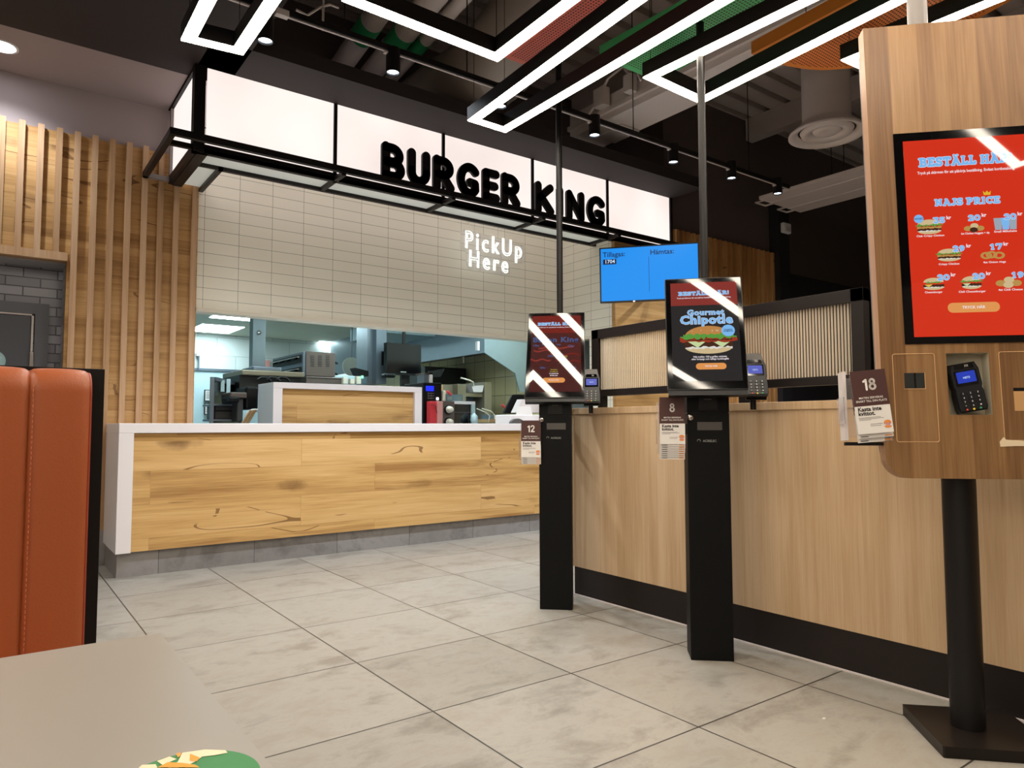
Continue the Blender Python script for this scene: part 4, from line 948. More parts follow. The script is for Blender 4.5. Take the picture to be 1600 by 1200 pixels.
# ================================================================== CEILING EQUIPMENT
def light_loop(P, z, w_, label, h=.075):
    """suspended rectangular LED profile; P: outer corners, counter-clockwise or clockwise"""
    n = len(P); c = Vector((sum(p[0] for p in P)/n, sum(p[1] for p in P)/n)); I = []
    area = sum(P[i][0]*P[(i+1) % n][1]-P[(i+1) % n][0]*P[i][1] for i in range(n)); sg = 1 if area > 0 else -1
    def inset(k):
        out = []
        for i in range(n):
            a, b, d_ = Vector(P[i-1]), Vector(P[i]), Vector(P[(i+1) % n]); e1 = (b-a).normalized(); e2 = (d_-b).normalized()
            n1 = Vector((-e1.y, e1.x))*sg; n2 = Vector((-e2.y, e2.x))*sg; bi = (n1+n2).normalized(); out.append(b+bi*(k/bi.dot(n1)))
        return out
    r = thing('ceiling_light', label, 'light', (c.x, c.y, z), group='rectangular strip lights')
    Oo, Ii = inset(0), inset(w_); m_ = MB()
    V = [(p.x, p.y, z+.004) for p in Oo]+[(p.x, p.y, z+.004) for p in Ii]+[(p.x, p.y, z+h) for p in Oo]+[(p.x, p.y, z+h) for p in Ii]
    for i in range(n):
        j = (i+1) % n; m_.add(V, [(i, j, 2*n+j, 2*n+i), (n+j, n+i, 3*n+i, 3*n+j), (2*n+i, 2*n+j, 3*n+j, 3*n+i)], 'black_metal')
    m_.build('housing', r); A_, B_ = inset(.002), inset(w_-.002)
    m_ = MB(); V = [(p.x, p.y, z) for p in A_]+[(p.x, p.y, z) for p in B_]+[(p.x, p.y, z+.012) for p in A_]+[(p.x, p.y, z+.012) for p in B_]
    for i in range(n):
        j = (i+1) % n; m_.add(V, [(i, j, n+j, n+i), (i, j, 2*n+j, 2*n+i), (n+i, n+j, 3*n+j, 3*n+i)], 'led_strip')
    m_.build('diffuser', r)
    for i in range(n):
        p = (Oo[i]+Ii[i])/2; top = CZ if p.x < 1.25 or p.y < -1.6 else DZ; MB().tube([(p.x, p.y, z+h), (p.x, p.y, top)], .0015, 'black_metal', 5).build('suspension_wire', r)
    return r
light_loop([(.617, 3.238), (.873, 3.205), (.875, .0), (.60, .0)], 2.6, .055, 'narrow strip light over the far left, nearest the sign corner')
light_loop([(1.062, 2.558), (1.828, 2.575), (1.775, .0), (1.075, .0)], 2.6, .055, 'widest strip light, second from the left, under the grey pipes')
light_loop([(2.056, 3.185), (2.319, 3.191), (2.27, -1.25), (1.78, -1.25)], 2.6, .055, 'narrow strip light between the red and the green perforated panels')
light_loop([(2.473, 2.286), (2.924, 2.300), (2.76, -.3), (2.60, -.3)], 2.6, .055, 'strip light crossing the green and orange panels, fourth from the left')
light_loop([(3.084, 1.638), (3.56, 1.60), (3.56, -.9), (3.17, -.9)], 2.6, .055, 'strip light under the orange panel, partly behind the wooden kiosk')
light_loop([(-1.4, 3.0), (-1.0, 3.0), (-1.0, -2.6), (-1.4, -2.6)], 2.6, .055, 'added fill strip light outside the frame over the booths')  # unseen loops from here down are added to brighten the room
light_loop([(-2.4, 3.0), (-2.0, 3.0), (-2.0, -2.6), (-2.4, -2.6)], 2.6, .055, 'added fill strip light outside the frame farthest left')
light_loop([(-3.4, 3.0), (-2.9, 3.0), (-2.9, -3.6), (-3.4, -3.6)], 2.6, .055, 'added fill strip light outside the frame along the left wall')
light_loop([(4.2, .6), (5.4, .6), (5.4, -1.2), (4.2, -1.2)], 2.6, .055, 'added fill strip light outside the frame beyond the wooden divider')
def panel(P, z, mat, rim, name, label):
    m_ = MB(); n = len(P); r = thing(name, label, 'ceiling panel', (P[0][0], P[0][1], z), group='perforated ceiling panels')
    m_.poly([(x, y, z) for x, y in P], mat); m_.poly([(x, y, z+.004) for x, y in P], rim); m_.build('perforated_sheet', r)
    m_ = MB(); c = Vector((sum(p[0] for p in P)/n, sum(p[1] for p in P)/n))
    V = [(x, y, z-.001) for x, y in P]+[(x, y, z+.06) for x, y in P]
    Q = []
    for i in range(n):
        a, b, d_ = Vector(P[i-1]), Vector(P[i]), Vector(P[(i+1) % n]); e1 = (b-a).normalized(); e2 = (d_-b).normalized(); n1 = Vector((-e1.y, e1.x)); n2 = Vector((-e2.y, e2.x))
        area = sum(P[k][0]*P[(k+1) % n][1]-P[(k+1) % n][0]*P[k][1] for k in range(n)); s_ = 1 if area > 0 else -1
        bi = (n1+n2).normalized()*s_; q = b+bi*min(.05, .028/max(.3, bi.dot(n1*s_))); Q.append(q)
    V += [(q.x, q.y, z-.001) for q in Q]
    for i in range(n):
        j = (i+1) % n; m_.add(V, [(i, j, n+j, n+i), (i, j, 2*n+j, 2*n+i)], rim)
    m_.build('rim', r)
    for p in (P[0], P[n//2]): MB().tube([(c.x*.4+p[0]*.6, c.y*.4+p[1]*.6, z), (c.x*.4+p[0]*.6, c.y*.4+p[1]*.6, 3.2)], .002, 'black_metal', 5).build('hanger_wire', r)
    return r
zp = 2.76
def pz(*q): return [(Z(u, v, zp).x, Z(u, v, zp).y) for u, v in q]
panel(pz((784, 88), (834, 107))+[(2.19, .3), (1.93, .3)], zp, 'red_perforated', 'red_metal', 'acoustic_panel', 'red perforated metal panel hanging above the strip lights')
panel(pz((937, 90), (950, 95), (1005, 118), (1022, 119), (1040, 118), (1091, 92), (1200, 30), (1300, -30)), zp, 'green_perforated', 'green_metal', 'acoustic_panel', 'green perforated metal panel hanging above the strip lights') if False else None
P = pz((937, 90), (1005, 118), (1022, 120), (1042, 119), (1088, 94), (1180, 44), (1290, -20))+[(3.0, .6), (2.45, .6)]+pz((1110, -4), (1030, 40))
panel(P, zp, 'green_perforated', 'green_metal', 'acoustic_panel', 'green perforated metal panel hanging above the strip lights')
P = pz((1174, 84), (1205, 97), (1235, 104), (1260, 108), (1285, 109.5), (1325, 107), (1370, 98), (1430, 78), (1500, 45), (1580, 0))+[(3.62, .4), (3.05, .4)]+pz((1345, -6),)
panel(P, zp, 'orange_perforated', 'orange_metal', 'acoustic_panel', 'orange perforated metal panel hanging at the upper right')

# lighting track and spots
zt2, yt = 3.2, 3.80
r = thing('lighting_track', 'long black lighting track with a pale underside running below the open ceiling', 'track', (3.6, yt, zt2))
MB().box(1.26, 6.12, yt-.018, yt+.018, zt2+.006, zt2+.04, 'black_metal').build('rail', r)
MB().box(1.26, 6.12, yt-.006, yt+.006, zt2, zt2+.007, 'led_off_grey').build('conductor_strip', r)
MB().box(1.20, 1.27, yt-.02, yt+.02, zt2-.004, zt2+.03, 'led_off_grey').build('end_feed', r)
for x in (1.6, 2.45, 4.0, 5.5): MB().tube([(x, yt, zt2+.04), (x, yt, DZ)], .004, 'black_metal', 6).build('suspension_rod', r)
r = thing('lighting_track', 'short piece of black lighting track inside the leftmost strip light', 'track', (.7, 3.55, 3.2))
p = Z(401, 14, 3.2); MB().box(-.6, p.x, p.y-.018, p.y+.018, 3.205, CZ, 'black_metal').box(-.6, p.x, p.y-.006, p.y+.006, 3.198, 3.206, 'led_off_grey').build('rail', r)
def add_spot(o, e, col=(.86, .93, 1), size=1.5, blend=.7, root=None):
    l = bpy.data.lights.new('spot_lamp', 'SPOT'); l.energy = e; l.color = col; l.spot_size = size; l.spot_blend = blend; l.shadow_soft_size = .03
    q = bpy.data.objects.new('spot_lamp', l); C.objects.link(q)
    if root is not None: q.parent = root; q.matrix_parent_inverse = wm(root).inverted()
    q.location = o; return q
SP = [(420, 57, 'leftmost track spot, beside the first strip light'), (614, 114, 'track spot below the green-taped pipes'), (782, 167, 'track spot seen inside the narrow end of a strip light'),
      (929, 212, 'track spot in front of the white ceiling beam'), (1052, 254, 'track spot just left of the middle kiosk pole top'), (1143, 279, 'track spot above the battened timber wall'), (1215, 303, 'last track spot on the right, before the grey radiant panel')]
for u, v, lb in SP:
    p = Y(u, v, yt); x, z = p.x, p.z
    if u == 420: p = Y(u, v, 3.74); x, z = p.x, p.z
    r = thing('track_spot', 'small black cylinder '+lb, 'spotlight', (x, yt, zt2), group='track spots')
    MB().lathe([(0, z+.15), (.042, z+.15), (.043, z+.145), (.043, z), (.037, z), (.035, z+.012)], (x, yt, 0), 'black_metal', 28, smooth=False).build('lamp_body', r)
    MB().lathe([(0, z+.008), (.036, z+.010)], (x, yt, 0), 'spot_lens', 24).build('lens', r)
    MB().box(x-.06, x-.012, yt-.014, yt+.014, zt2-.012, zt2, 'led_off_grey').tube([(x, yt, z+.15), (x, yt, max(z+.16, zt2+.01))], .012, 'black_metal', 10).build('track_adapter', r)
    add_spot((x, yt, z-.01), 46, root=r, size=2.2, blend=1)
p = Z(2, 72, CZ)
r = thing('recessed_downlight', 'bright recessed downlight in the mauve ceiling at the left edge', 'light', (p.x, p.y, CZ))
MB().lathe([(.075, CZ-.004), (.09, CZ-.004), (.09, CZ)], (p.x, p.y, 0), 'lamp_white', 32).build('trim_ring', r)
MB().lathe([(0, CZ-.003), (.076, CZ-.003)], (p.x, p.y, 0), 'downlight', 32).build('lens', r)
add_spot((p.x, p.y, CZ-.02), 24, root=r, size=2.3, blend=.9)

# pipes, ducts, beam
for (a_, b_, rad_, tape, lb) in (((2.30, 5.62), (1.93, 2.0), .088, (575, 62), 'leftmost of three grey ceiling pipes with green tape'), ((2.56, 5.62), (2.22, 2.0), .088, (612, 72), 'middle of three grey ceiling pipes with green tape'), ((2.74, 5.62), (2.42, 2.0), .052, (648, 80), 'thinnest, rightmost of three grey ceiling pipes with green tape')):
    r = thing('ceiling_pipe', lb, 'pipe', (a_[0], a_[1], 3.95), group='taped ceiling pipes')
    MB().tube([(*a_, 3.95), (*b_, 3.95)], rad_, 'duct_grey', 28).build('pipe_run', r)
    yy = Z(*tape, 3.95-rad_).y; f_ = (a_[1]-yy)/(a_[1]-b_[1]); q0 = Vector((*a_, 3.95)).lerp(Vector((*b_, 3.95)), f_-.035); q1 = Vector((*a_, 3.95)).lerp(Vector((*b_, 3.95)), f_+.03)
    MB().tube([q0, q1], rad_+.003, 'green_tape', 28).build('green_tape_band', r)
    MB().tube([q0-Vector((0, -.07, 0)), q0], rad_+.002, 'led_off_grey', 28).build('clear_tape_band', r)
r = thing('ventilation_duct', 'big dark ribbed ventilation duct bending behind the wide strip light', 'duct', (3.2, 4, 3.9))
path = []
for i in range(8): path.append((3.10+.0*i, .8+.38*i, 3.95))
path += [(3.10, 3.72, 3.945), (3.09, 3.95, 3.90), (3.08, 4.15, 3.82), (3.07, 4.35, 3.74), (3.05, 4.6, 3.70), (3.02, 4.95, 3.70), (3.0, 5.6, 3.70)]
pp = []
for a_, b_ in zip(path[:-1], path[1:]):
    for k in range(6): pp.append(Vector(a_).lerp(Vector(b_), k/6))
pp.append(Vector(path[-1])); nn = len(pp)-1
MB().tube(pp, lambda t: .30+(.006 if int(t*nn+.5) % 2 else 0), 'duct_dark', 40).build('duct_run', r)
for q in ((3.10, 2.9), (3.09, 4.0)): pass
r = thing('ceiling_beam', 'long pale boxed ceiling beam running towards the sign', 'beam', (4.45, 3.5, 3.6))
MB().box(4.27, 4.66, -1.6, 4.86, 3.6, 3.82, 'beam_white').build('casing', r, bevel=.006)
MB().box(4.24, 4.28, -1.6, 4.86, 3.66, 3.70, 'duct_grey').build('side_rail', r)
p = Z(965, 212, 3.57); MB().box(p.x-.12, p.x+.12, p.y-.16, p.y+.16, 3.575, 3.6, 'led_off_grey').build('access_plate', r, bevel=.01)
m_ = MB(); m_.box(4.16, 4.24, 4.30, 4.42, 3.70, 3.86, 'duct_grey').box(4.16, 4.24, 3.98, 4.06, 3.70, 3.84, 'duct_grey')
m_.tube([(4.2, 4.02, 3.84), (4.2, 4.1, 3.95), (4.2, 4.28, 3.92), (4.2, 4.4, 3.78), (4.18, 4.5, 3.68)], .012, 'beam_white', 8).tube([(4.2, 3.9, 3.75), (4.2, 3.95, 3.86), (4.2, 4.05, 3.9)], .01, 'beam_white', 8)
m_.build('junction_box', r)
r = thing('air_diffuser', 'round ringed air diffuser under a vertical duct', 'vent', (5.42, 3.0, 3.3))
dc = Z(1292, 211, 3.3); prof = [(.29, 3.32), (.295, 3.30), (.285, 3.295), (.225, 3.325), (.22, 3.34)]
m_ = MB(); m_.lathe(prof, (dc.x, dc.y, 0), 'duct_grey', 48); m_.build('outer_ring', r)
m_ = MB(); m_.lathe([(.205, 3.335), (.19, 3.305), (.12, 3.325), (.115, 3.345)], (dc.x, dc.y, 0), 'duct_grey', 48); m_.lathe([(.11, 3.335), (.095, 3.318), (.05, 3.322), (0, 3.325)], (dc.x, dc.y, 0), 'duct_grey', 40); m_.build('inner_cone', r)
MB().lathe([(.29, 3.32), (.2, 3.40), (.185, 3.42), (.185, 4.2), (.19, 4.45)], (dc.x, dc.y, 0), 'duct_grey', 40).lathe([(.22, 3.34), (.0, 3.40)], (dc.x, dc.y, 0), 'black_metal', 40).build('vertical_duct', r)
r = thing('radiant_panel', 'flat grey suspended panel at the right end of the track', 'ceiling panel', (6.8, 4.2, 3.3))
MB().box(6.43, 7.2, .6, 4.33, 3.30, 3.335, 'duct_grey').box(6.62, 6.64, .6, 4.33, 3.296, 3.30, 'beam_white').box(6.95, 6.97, .6, 4.33, 3.296, 3.30, 'beam_white').build('plate', r)
m_ = MB()
for x in (6.52, 6.92): m_.tube([(x, 4.33, 3.31), (x, 4.43, 3.31), (x+.17, 4.43, 3.31), (x+.17, 4.33, 3.31)], .011, 'duct_grey', 8)
m_.build('bracket', r)
for q in ((6.6, 3.5), (7.1, 3.9)): MB().tube([(*q, 3.33), (*q, DZ)], .004, 'black_metal', 6).build('hanger_rod', r)
p = Z(505, 18, 3.5); r = thing('cable_hook', 'loose ceiling hanger with curled cable tie ends', 'hanger', p)
MB().tube([p+Vector((0, 0, .9)), p, p+Vector((0, 0, -.12))], .008, 'duct_grey', 8).build('rod', r)
MB().tube([p+Vector((-.17, 0, -.05)), p+Vector((-.1, .0, -.06)), p+Vector((-.02, 0, .02)), p+Vector((.04, 0, .06)), p+Vector((.1, 0, .06))], .008, 'duct_grey', 8).build('cable', r)
a_ = Y(1219, 348, YS-.1); b_ = Y(1231, 367, YS-.1)
r = thing('motion_detector', 'small white motion detector on the dark column', 'detector', ((a_.x+b_.x)/2, YS-.1, b_.z))
MB().box(a_.x, b_.x, YS-.15, YS-.1, b_.z, a_.z, 'lamp_white').build('housing', r, bevel=.012)
MB().box(a_.x+.03, b_.x-.03, YS-.156, YS-.148, b_.z+.02, b_.z+.07, 'led_off_grey').build('sensor_window', r)
# deck beams and clutter in the dark open ceiling
for i, (x, lb) in enumerate(((4.86, 'dark steel ceiling joist right of the pale beam'), (6.9, 'dark steel ceiling joist farthest right'))):
    MB().box(x, x+.12, -1.6, 5.5 if x < 5.4 else 4.8, 4.2, DZ, 'deck_metal').build('ceiling_joist', None, label=lb, category='beam')
# crumbs on the floor
for (u, v, s_, lb) in ((1287, 1123, .008, 'small white scrap of paper on the floor tiles in front of the wooden kiosk'),):
    p = Z(u, v, .001); o_ = MB().prism([(p.x-s_, p.y), (p.x+s_*.2, p.y+s_*.5), (p.x+s_, p.y-s_*.3), (p.x, p.y-s_*.6)], 0, .003, 2, 'paper').build('paper_scrap', None, pos=p); o_['label'] = lb; o_['category'] = 'scrap'

# ================================================================== KITCHEN
KZ = 2.45
struct(MB().box(.9, 9.9, YW+.14, 12.3, KZ, KZ+.1, 'kitchen_ceiling'), 'ceiling')
struct(MB().box(.9, 9.9, 12.2, 12.3, 1.86, KZ, 'kitchen_brick').box(.9, 9.9, 12.2, 12.3, 0, 1.86, 'kitchen_lower_wall').box(.9, 5.0, 12.17, 12.2, 1.84, 1.88, 'steel_brushed'), 'wall_kitchen')
struct(MB().box(.9, 1.0, YW+.14, 12.2, 0, KZ, 'kitchen_lower_wall'), 'wall_kitchen')
struct(MB().box(5.62, 5.72, YW+.14, 12.2, 0, KZ, 'yellow_tiles'), 'wall_kitchen')
struct(MB().box(XC+.1, 5.7, YW+.14, YW+.2, 0, KZ, 'kitchen_lower_wall'), 'wall_kitchen')
def kb(u0, v0, u1, v1, y, dy, mat, mb=None, bev=0):
    a_ = Y(u0, (v0+v1)/2, y); b_ = Y(u1, (v0+v1)/2, y); zt_ = Y((u0+u1)/2, v0, y).z; zb_ = Y((u0+u1)/2, v1, y).z
    mb = mb or MB(); mb.box(a_.x, b_.x, y, y+dy, zb_, zt_, mat, None, bev); return mb
def kthing(name, label, cat, u, v, y, group=None): return thing(name, label, cat, Y(u, v, y), group=group)
for (u0, v0, u1, v1, lb) in ((304, 508, 372, 520, 'bright square ceiling light nearest the kitchen far left wall'), (350, 490, 394, 500, 'bright kitchen ceiling light left of the steel column'), (448, 546, 480, 555, 'small distant kitchen ceiling light above the ovens'), (504, 532, 574, 543, 'bright kitchen ceiling light above the bun toaster')):
    a_ = Z(u0+3, (v0+v1)/2, KZ-.01); c_ = Z((u0+u1)/2, v0, KZ-.01); d_ = Z((u0+u1)/2, v1, KZ-.01); b_ = Z(u1-3, (v0+v1)/2, KZ-.01)
    y0, y1 = min(c_.y, d_.y), max(c_.y, d_.y); ym = (y0+y1)/2; wx = min(1.2, abs(b_.x-a_.x))
    y1 = min(y1, 12.1); y0 = max(y0, y1-1.2)
    xa_ = max(1.05, (a_.x+b_.x)/2-.3)
    r = thing('kitchen_ceiling_light', lb, 'light', (xa_+.3, (y0+y1)/2, KZ), group='kitchen ceiling lights')
    MB().box(xa_-.02, xa_+.62, y0-.02, y1+.02, KZ-.008, KZ+.0, 'lamp_white').build('trim_frame', r)
    MB().box(xa_, xa_+.6, y0, y1, KZ-.012, KZ-.008, 'kitchen_panel').build('diffuser', r)
# extra kitchen lights nearer the pass, out of sight above the opening
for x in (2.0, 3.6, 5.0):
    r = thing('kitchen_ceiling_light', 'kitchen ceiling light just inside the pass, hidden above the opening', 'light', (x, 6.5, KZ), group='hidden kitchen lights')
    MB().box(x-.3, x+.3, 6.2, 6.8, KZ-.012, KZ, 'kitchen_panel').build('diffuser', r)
r = kthing('steel_column', 'tall brushed steel column in the kitchen, left of the ovens', 'column', 405, 600, 8)
m_ = kb(395, 470, 415, 603, 8, .13, 'steel'); m_.build('casing', r)
m_ = MB(); p = Y(405, 519.5, 7.99); m_.lathe([(0, -.01), (.02, -.006), (.024, 0)], p, 'chrome', 16, axis=1); m_.build('fitting', r)
# wide extractor canopy rim
r = kthing('heated_landing_station', 'curved brass-edged steel station with black interior behind the counter', 'station', 430, 600, 7.2)
kb(378, 579.5, 476, 588, 7.0, .7, 'warm_steel', bev=.01).build('top_rim', r)
kb(374, 588, 478, 612, 7.05, .6, 'dark_kitchen').build('dark_cavity', r)
kb(396, 573, 440, 580, 7.1, .4, 'steel_brushed', bev=.01).build('lid', r)
m_ = MB()
for i, u in enumerate((412, 426, 441)): p = Y(u, 592, 6.95); m_.tube([p+Vector((-.06, 0, -.01)), p+Vector((-.02, 0, .015)), p+Vector((.04, 0, .01)), p+Vector((.07, 0, -.02))], .012, 'black_metal', 8)
m_.build('utensil_handles', r)
r = kthing('glass_sided_cabinet', 'grey-framed glass cabinet with papers taped inside, behind the left end of the counter', 'cabinet', 350, 640, 7.0)
m_ = MB(); a_, b_ = Y(331, 620, 6.6), Y(376, 620, 7.6)
zt_ = Y(331, 589, 6.6).z
def post(x, y): return (x-.015, x+.015, y-.015, y+.015, .9, zt_)
m_.box(*post(a_.x, a_.y), 'steel_brushed').box(*post(b_.x, b_.y), 'steel_brushed')
m_.add([(a_.x-.015, a_.y, zt_-.03), (b_.x, b_.y, zt_-.03), (b_.x, b_.y, zt_), (a_.x-.015, a_.y, zt_), (a_.x+.03, a_.y-.02, zt_-.03), (b_.x+.045, b_.y-.02, zt_-.03), (b_.x+.045, b_.y-.02, zt_), (a_.x+.03, a_.y-.02, zt_)], [(0, 1, 2, 3), (4, 5, 6, 7), (0, 4, 7, 3), (1, 5, 6, 2), (3, 2, 6, 7), (0, 1, 5, 4)], 'steel_brushed')
m_.build('frame', r)
MB().add([(a_.x, a_.y, .92), (b_.x, b_.y, .92), (b_.x, b_.y, zt_-.03), (a_.x, a_.y, zt_-.03), (a_.x+.006, a_.y-.004, .92), (b_.x+.006, b_.y-.004, .92), (b_.x+.006, b_.y-.004, zt_-.03), (a_.x+.006, a_.y-.004, zt_-.03)], [(0, 1, 2, 3), (4, 5, 6, 7), (0, 4, 7, 3), (1, 5, 6, 2), (3, 2, 6, 7), (0, 1, 5, 4)], 'window_dark').build('side_panel', r)
for u, v0, v1 in ((348, 594, 612), (357, 592, 618)): kb(u-3, v0, u+3, v1, 6.75 if u < 350 else 6.85, .002, 'kitchen_lower_wall').build('taped_notice', r)
m_ = kb(334, 631, 370, 634, 6.62, .4, 'steel_brushed'); kb(334, 655, 370, 658, 6.62, .4, 'steel_brushed', m_); m_.build('shelf', r)
r = kthing('warming_tray', 'dark grey lidded tray on the shelf of the glass cabinet', 'tray', 350, 654, 6.65)
kb(336, 634, 369, 655, 6.66, .3, 'dark_grey_plastic', bev=.01).build('tray_body', r); kb(336, 641, 369, 643, 6.65, .01, 'black_plastic').build('tray_lip', r)
r = kthing('soft_drink_dispenser', 'black dispenser head with grey nozzle tray left of the raised counter', 'dispenser', 380, 620, 6.5)
kb(384, 604, 404, 640, 6.5, .35, 'black_plastic', bev=.02).build('body', r); kb(360, 613, 386, 622, 6.4, .3, 'toaster_steel', bev=.01).build('shelf_hood', r); kb(357, 619, 375, 630, 6.35, .25, 'black_plastic', bev=.02).build('scanner_head', r)
kb(371, 622, 380, 659, 6.45, .2, 'dark_grey_plastic', bev=.01).build('stem', r)
m_ = MB(); p = Y(398, 655, 6.3); m_.tube([p+Vector((.08*math.cos(t), 0, .08*math.sin(t))) for t in [i*.3 for i in range(12)]], .012, 'beam_white', 8); m_.build('hose', r)
r = kthing('takeaway_holder', 'tan curved bag holder beside the raised counter', 'holder', 392, 655, 6.25)
m_ = MB()
for k in range(3): p = Y(386+4*k, 650, 6.25); m_.tube([p+Vector((-.05, 0, -.09)), p+Vector((-.01, 0, -.02)), p+Vector((.03, 0, .05))], .009, 'tan_plastic', 8)
m_.build('rails', r)
for i, (v0, v1) in enumerate(((609, 627), (630, 648))):
    r = kthing('framed_notice', ('upper' if i == 0 else 'lower')+' of two small black-framed notices on the pale blue kitchen wall', 'notice', 325, v1, 10.5)
    kb(319.5, v0, 331, v1, 12.13, .03, 'black_metal').build('frame', r); m_ = kb(321, v0+1.2, 330, v1-1.2, 12.12, .012, 'paper'); m_.build('sheet', r)
    m_ = MB(); [kb(322.5, v0+3+3*k, 328.5, v0+4.2+3*k, 12.115, .006, 'logo_red' if (i and k > 2) else 'ink_grey', m_) for k in range(4)]; m_.build('printed_lines', r)
r = kthing('wall_switch', 'white switch box with conduit on the far kitchen wall', 'switch', 311, 575, 12.1)
kb(308, 550, 314, 556, 12.1, .08, 'lamp_white').build('box', r); kb(310.4, 556, 312, 576, 12.12, .05, 'steel_brushed').build('conduit', r)
r = kthing('red_sign', 'small red notice on the far kitchen wall right of the steel column', 'sign', 419, 572, 12.1); kb(415, 563, 422, 573, 12.15, .03, 'pink_metal').build('plate', r)
# holding cabinets / ovens
r = thing('kitchen_worktop', 'stainless kitchen worktop right behind the raised counter', 'worktop', (4, 6.4, .9))
MB().box(1.3, 5.55, 6.15, 6.78, .88, .925, 'steel_brushed').build('top', r); MB().box(1.35, 5.5, 6.2, 6.75, 0, .88, 'steel_brushed').build('base_cabinet', r)
r = thing('kitchen_worktop', 'second stainless kitchen worktop farther back under the ovens', 'worktop', (4, 7.6, .9))
MB().box(1.5, 5.55, 7.0, 9.3, .88, .925, 'steel_brushed').build('top', r); MB().box(1.55, 5.5, 7.05, 8.2, 0, .88, 'steel_brushed').build('base_cabinet', r)
def oven(u0, v0, u1, v1, us, y, lab, name='holding_oven'):
    r = kthing(name, lab, 'oven', u0, v1, y)
    kb(us, v0, u1, v1, y, .45, 'toaster_steel', bev=.006).build('body', r)
    m_ = MB(); w0 = (u1-us)
    for k in range(3): [kb(us+w0*(.22+.26*k)-3, v0+(v1-v0)*(.15+.07*j), us+w0*(.22+.26*k)+3, v0+(v1-v0)*(.15+.07*j)+.8, y-.004, .003, 'dark_kitchen', m_) for j in range(7)]
    m_.build('vent_slots', r)
    a_ = Y(us, v0, y); b_ = Y(us, v1, y); far = 1.0
    m_ = MB(); m_.box(a_.x-.03, a_.x-.005, y, y+far, b_.z, a_.z, 'steel_brushed')
    for k in range(2):
        z0 = b_.z+(a_.z-b_.z)*(.08+.5*k); m_.box(a_.x-.045, a_.x-.03, y+.04, y+far-.04, z0, z0+(a_.z-b_.z)*.32, 'dark_kitchen'); m_.box(a_.x-.07, a_.x-.045, y+.06, y+far-.06, z0+(a_.z-b_.z)*.2, z0+(a_.z-b_.z)*.24, 'chrome')
        for q in range(4): m_.tube([(a_.x-.09, y+.15+.22*q, z0+.03), (a_.x-.045, y+.15+.22*q, z0+.05)], .010, 'black_plastic', 6)
    m_.build('tray_front', r)
    m_ = MB()
    for k in range(2): p = Y(u1, v0+(v1-v0)*(.35+.45*k), y); m_.prism([(p.x, p.z), (p.x+.05, p.z-.02), (p.x+.05, p.z-.035), (p.x, p.z-.02)], y+.05, y+.1, 1, 'black_plastic')
    m_.build('tray_handles', r); return r
oven(476, 550, 524, 588, 478, 7.4, 'brown steel holding oven with louvred side and black tray fronts')
r = kthing('steel_unit', 'dark brown steel drawer unit under the louvred oven', 'drawer', 500, 600, 7.35); kb(478, 589, 537, 663, 7.35, .5, 'toaster_steel', bev=.005).build('body', r); kb(480, 591, 535, 591.8, 7.345, .01, 'dark_kitchen').build('seam', r)
r = kthing('wall_clock', 'round pale green clock face on the kitchen wall', 'clock', 550, 580, 9)
p = Y(549.5, 572.5, 9.0); MB().lathe([(0, -.01), (.115, -.01), (.125, 0), (.125, .03), (0, .03)], p, 'clock_face', 32, axis=1).build('clock_body', r)
MB().tube([p+Vector((0, .0, 0)), p+Vector((0, 0, KZ-p.z))], .008, 'steel_brushed', 6).build('hanger', r)
r = kthing('condiment_pots', 'cluster of small cream pots standing in a cutaway at the back', 'pots', 550, 598, 7.3)
for (u, v0) in ((540, 589), (551, 592), (561, 588)): kb(u-3.5, v0, u+3.5, 600, 7.3, .06, 'cream_plastic', bev=.005).build('pot', r)
kb(565, 587, 568, 591, 7.28, .02, 'green_led').build('indicator_light', r)
r = kthing('steel_cabinet', 'wide polished steel pillar cabinet left of the black kitchen monitor', 'cabinet', 588, 600, 7.4)
kb(574, 500, 588, 600, 7.5, .3, 'steel').build('side', r); kb(588, 500, 604, 600, 7.4, .35, 'steel_brushed').build('front', r); kb(597, 549, 602.5, 571, 7.38, .02, 'black_plastic').build('wall_phone', r)
m_ = MB(); p = Y(563, 575, 7.35); m_.prism([(p.x-.06, p.z), (p.x+.1, p.z-.03), (p.x+.1, p.z-.09), (p.x-.02, p.z-.08)], 7.35, 7.5, 1, 'black_plastic'); m_.build('bracket', r)
r = kthing('kitchen_monitor', 'square black kitchen monitor hanging over the raised counter', 'monitor', 631, 585, 7.2)
kb(604.5, 537, 658, 583, 7.2, .08, 'lcd_off').build('screen', r); m_ = kb(628, 583, 640, 612, 7.24, .05, 'black_metal').tube([(Y(631, 540, 7.26).x, 7.26, 1.7), (Y(631, 540, 7.26).x, 7.26, KZ)], .02, 'black_metal'); kb(603, 583, 657, 586, 7.2, .08, 'black_plastic', m_); m_.build('bracket', r)
kb(626, 580.5, 635, 582, 7.195, .005, 'logo_print').build('maker_mark', r)
kb(602, 583, 619, 590, 7.15, .12, 'black_plastic', bev=.02).build('camera_pod', r)
r = kthing('ceiling_box_beam', 'white boxed beam under the kitchen ceiling', 'beam', 660, 520, 8.4)
m_ = kb(606, 505, 710, 524, 8.4, 1.2, 'kitchen_lower_wall'); m_.build('casing', r)
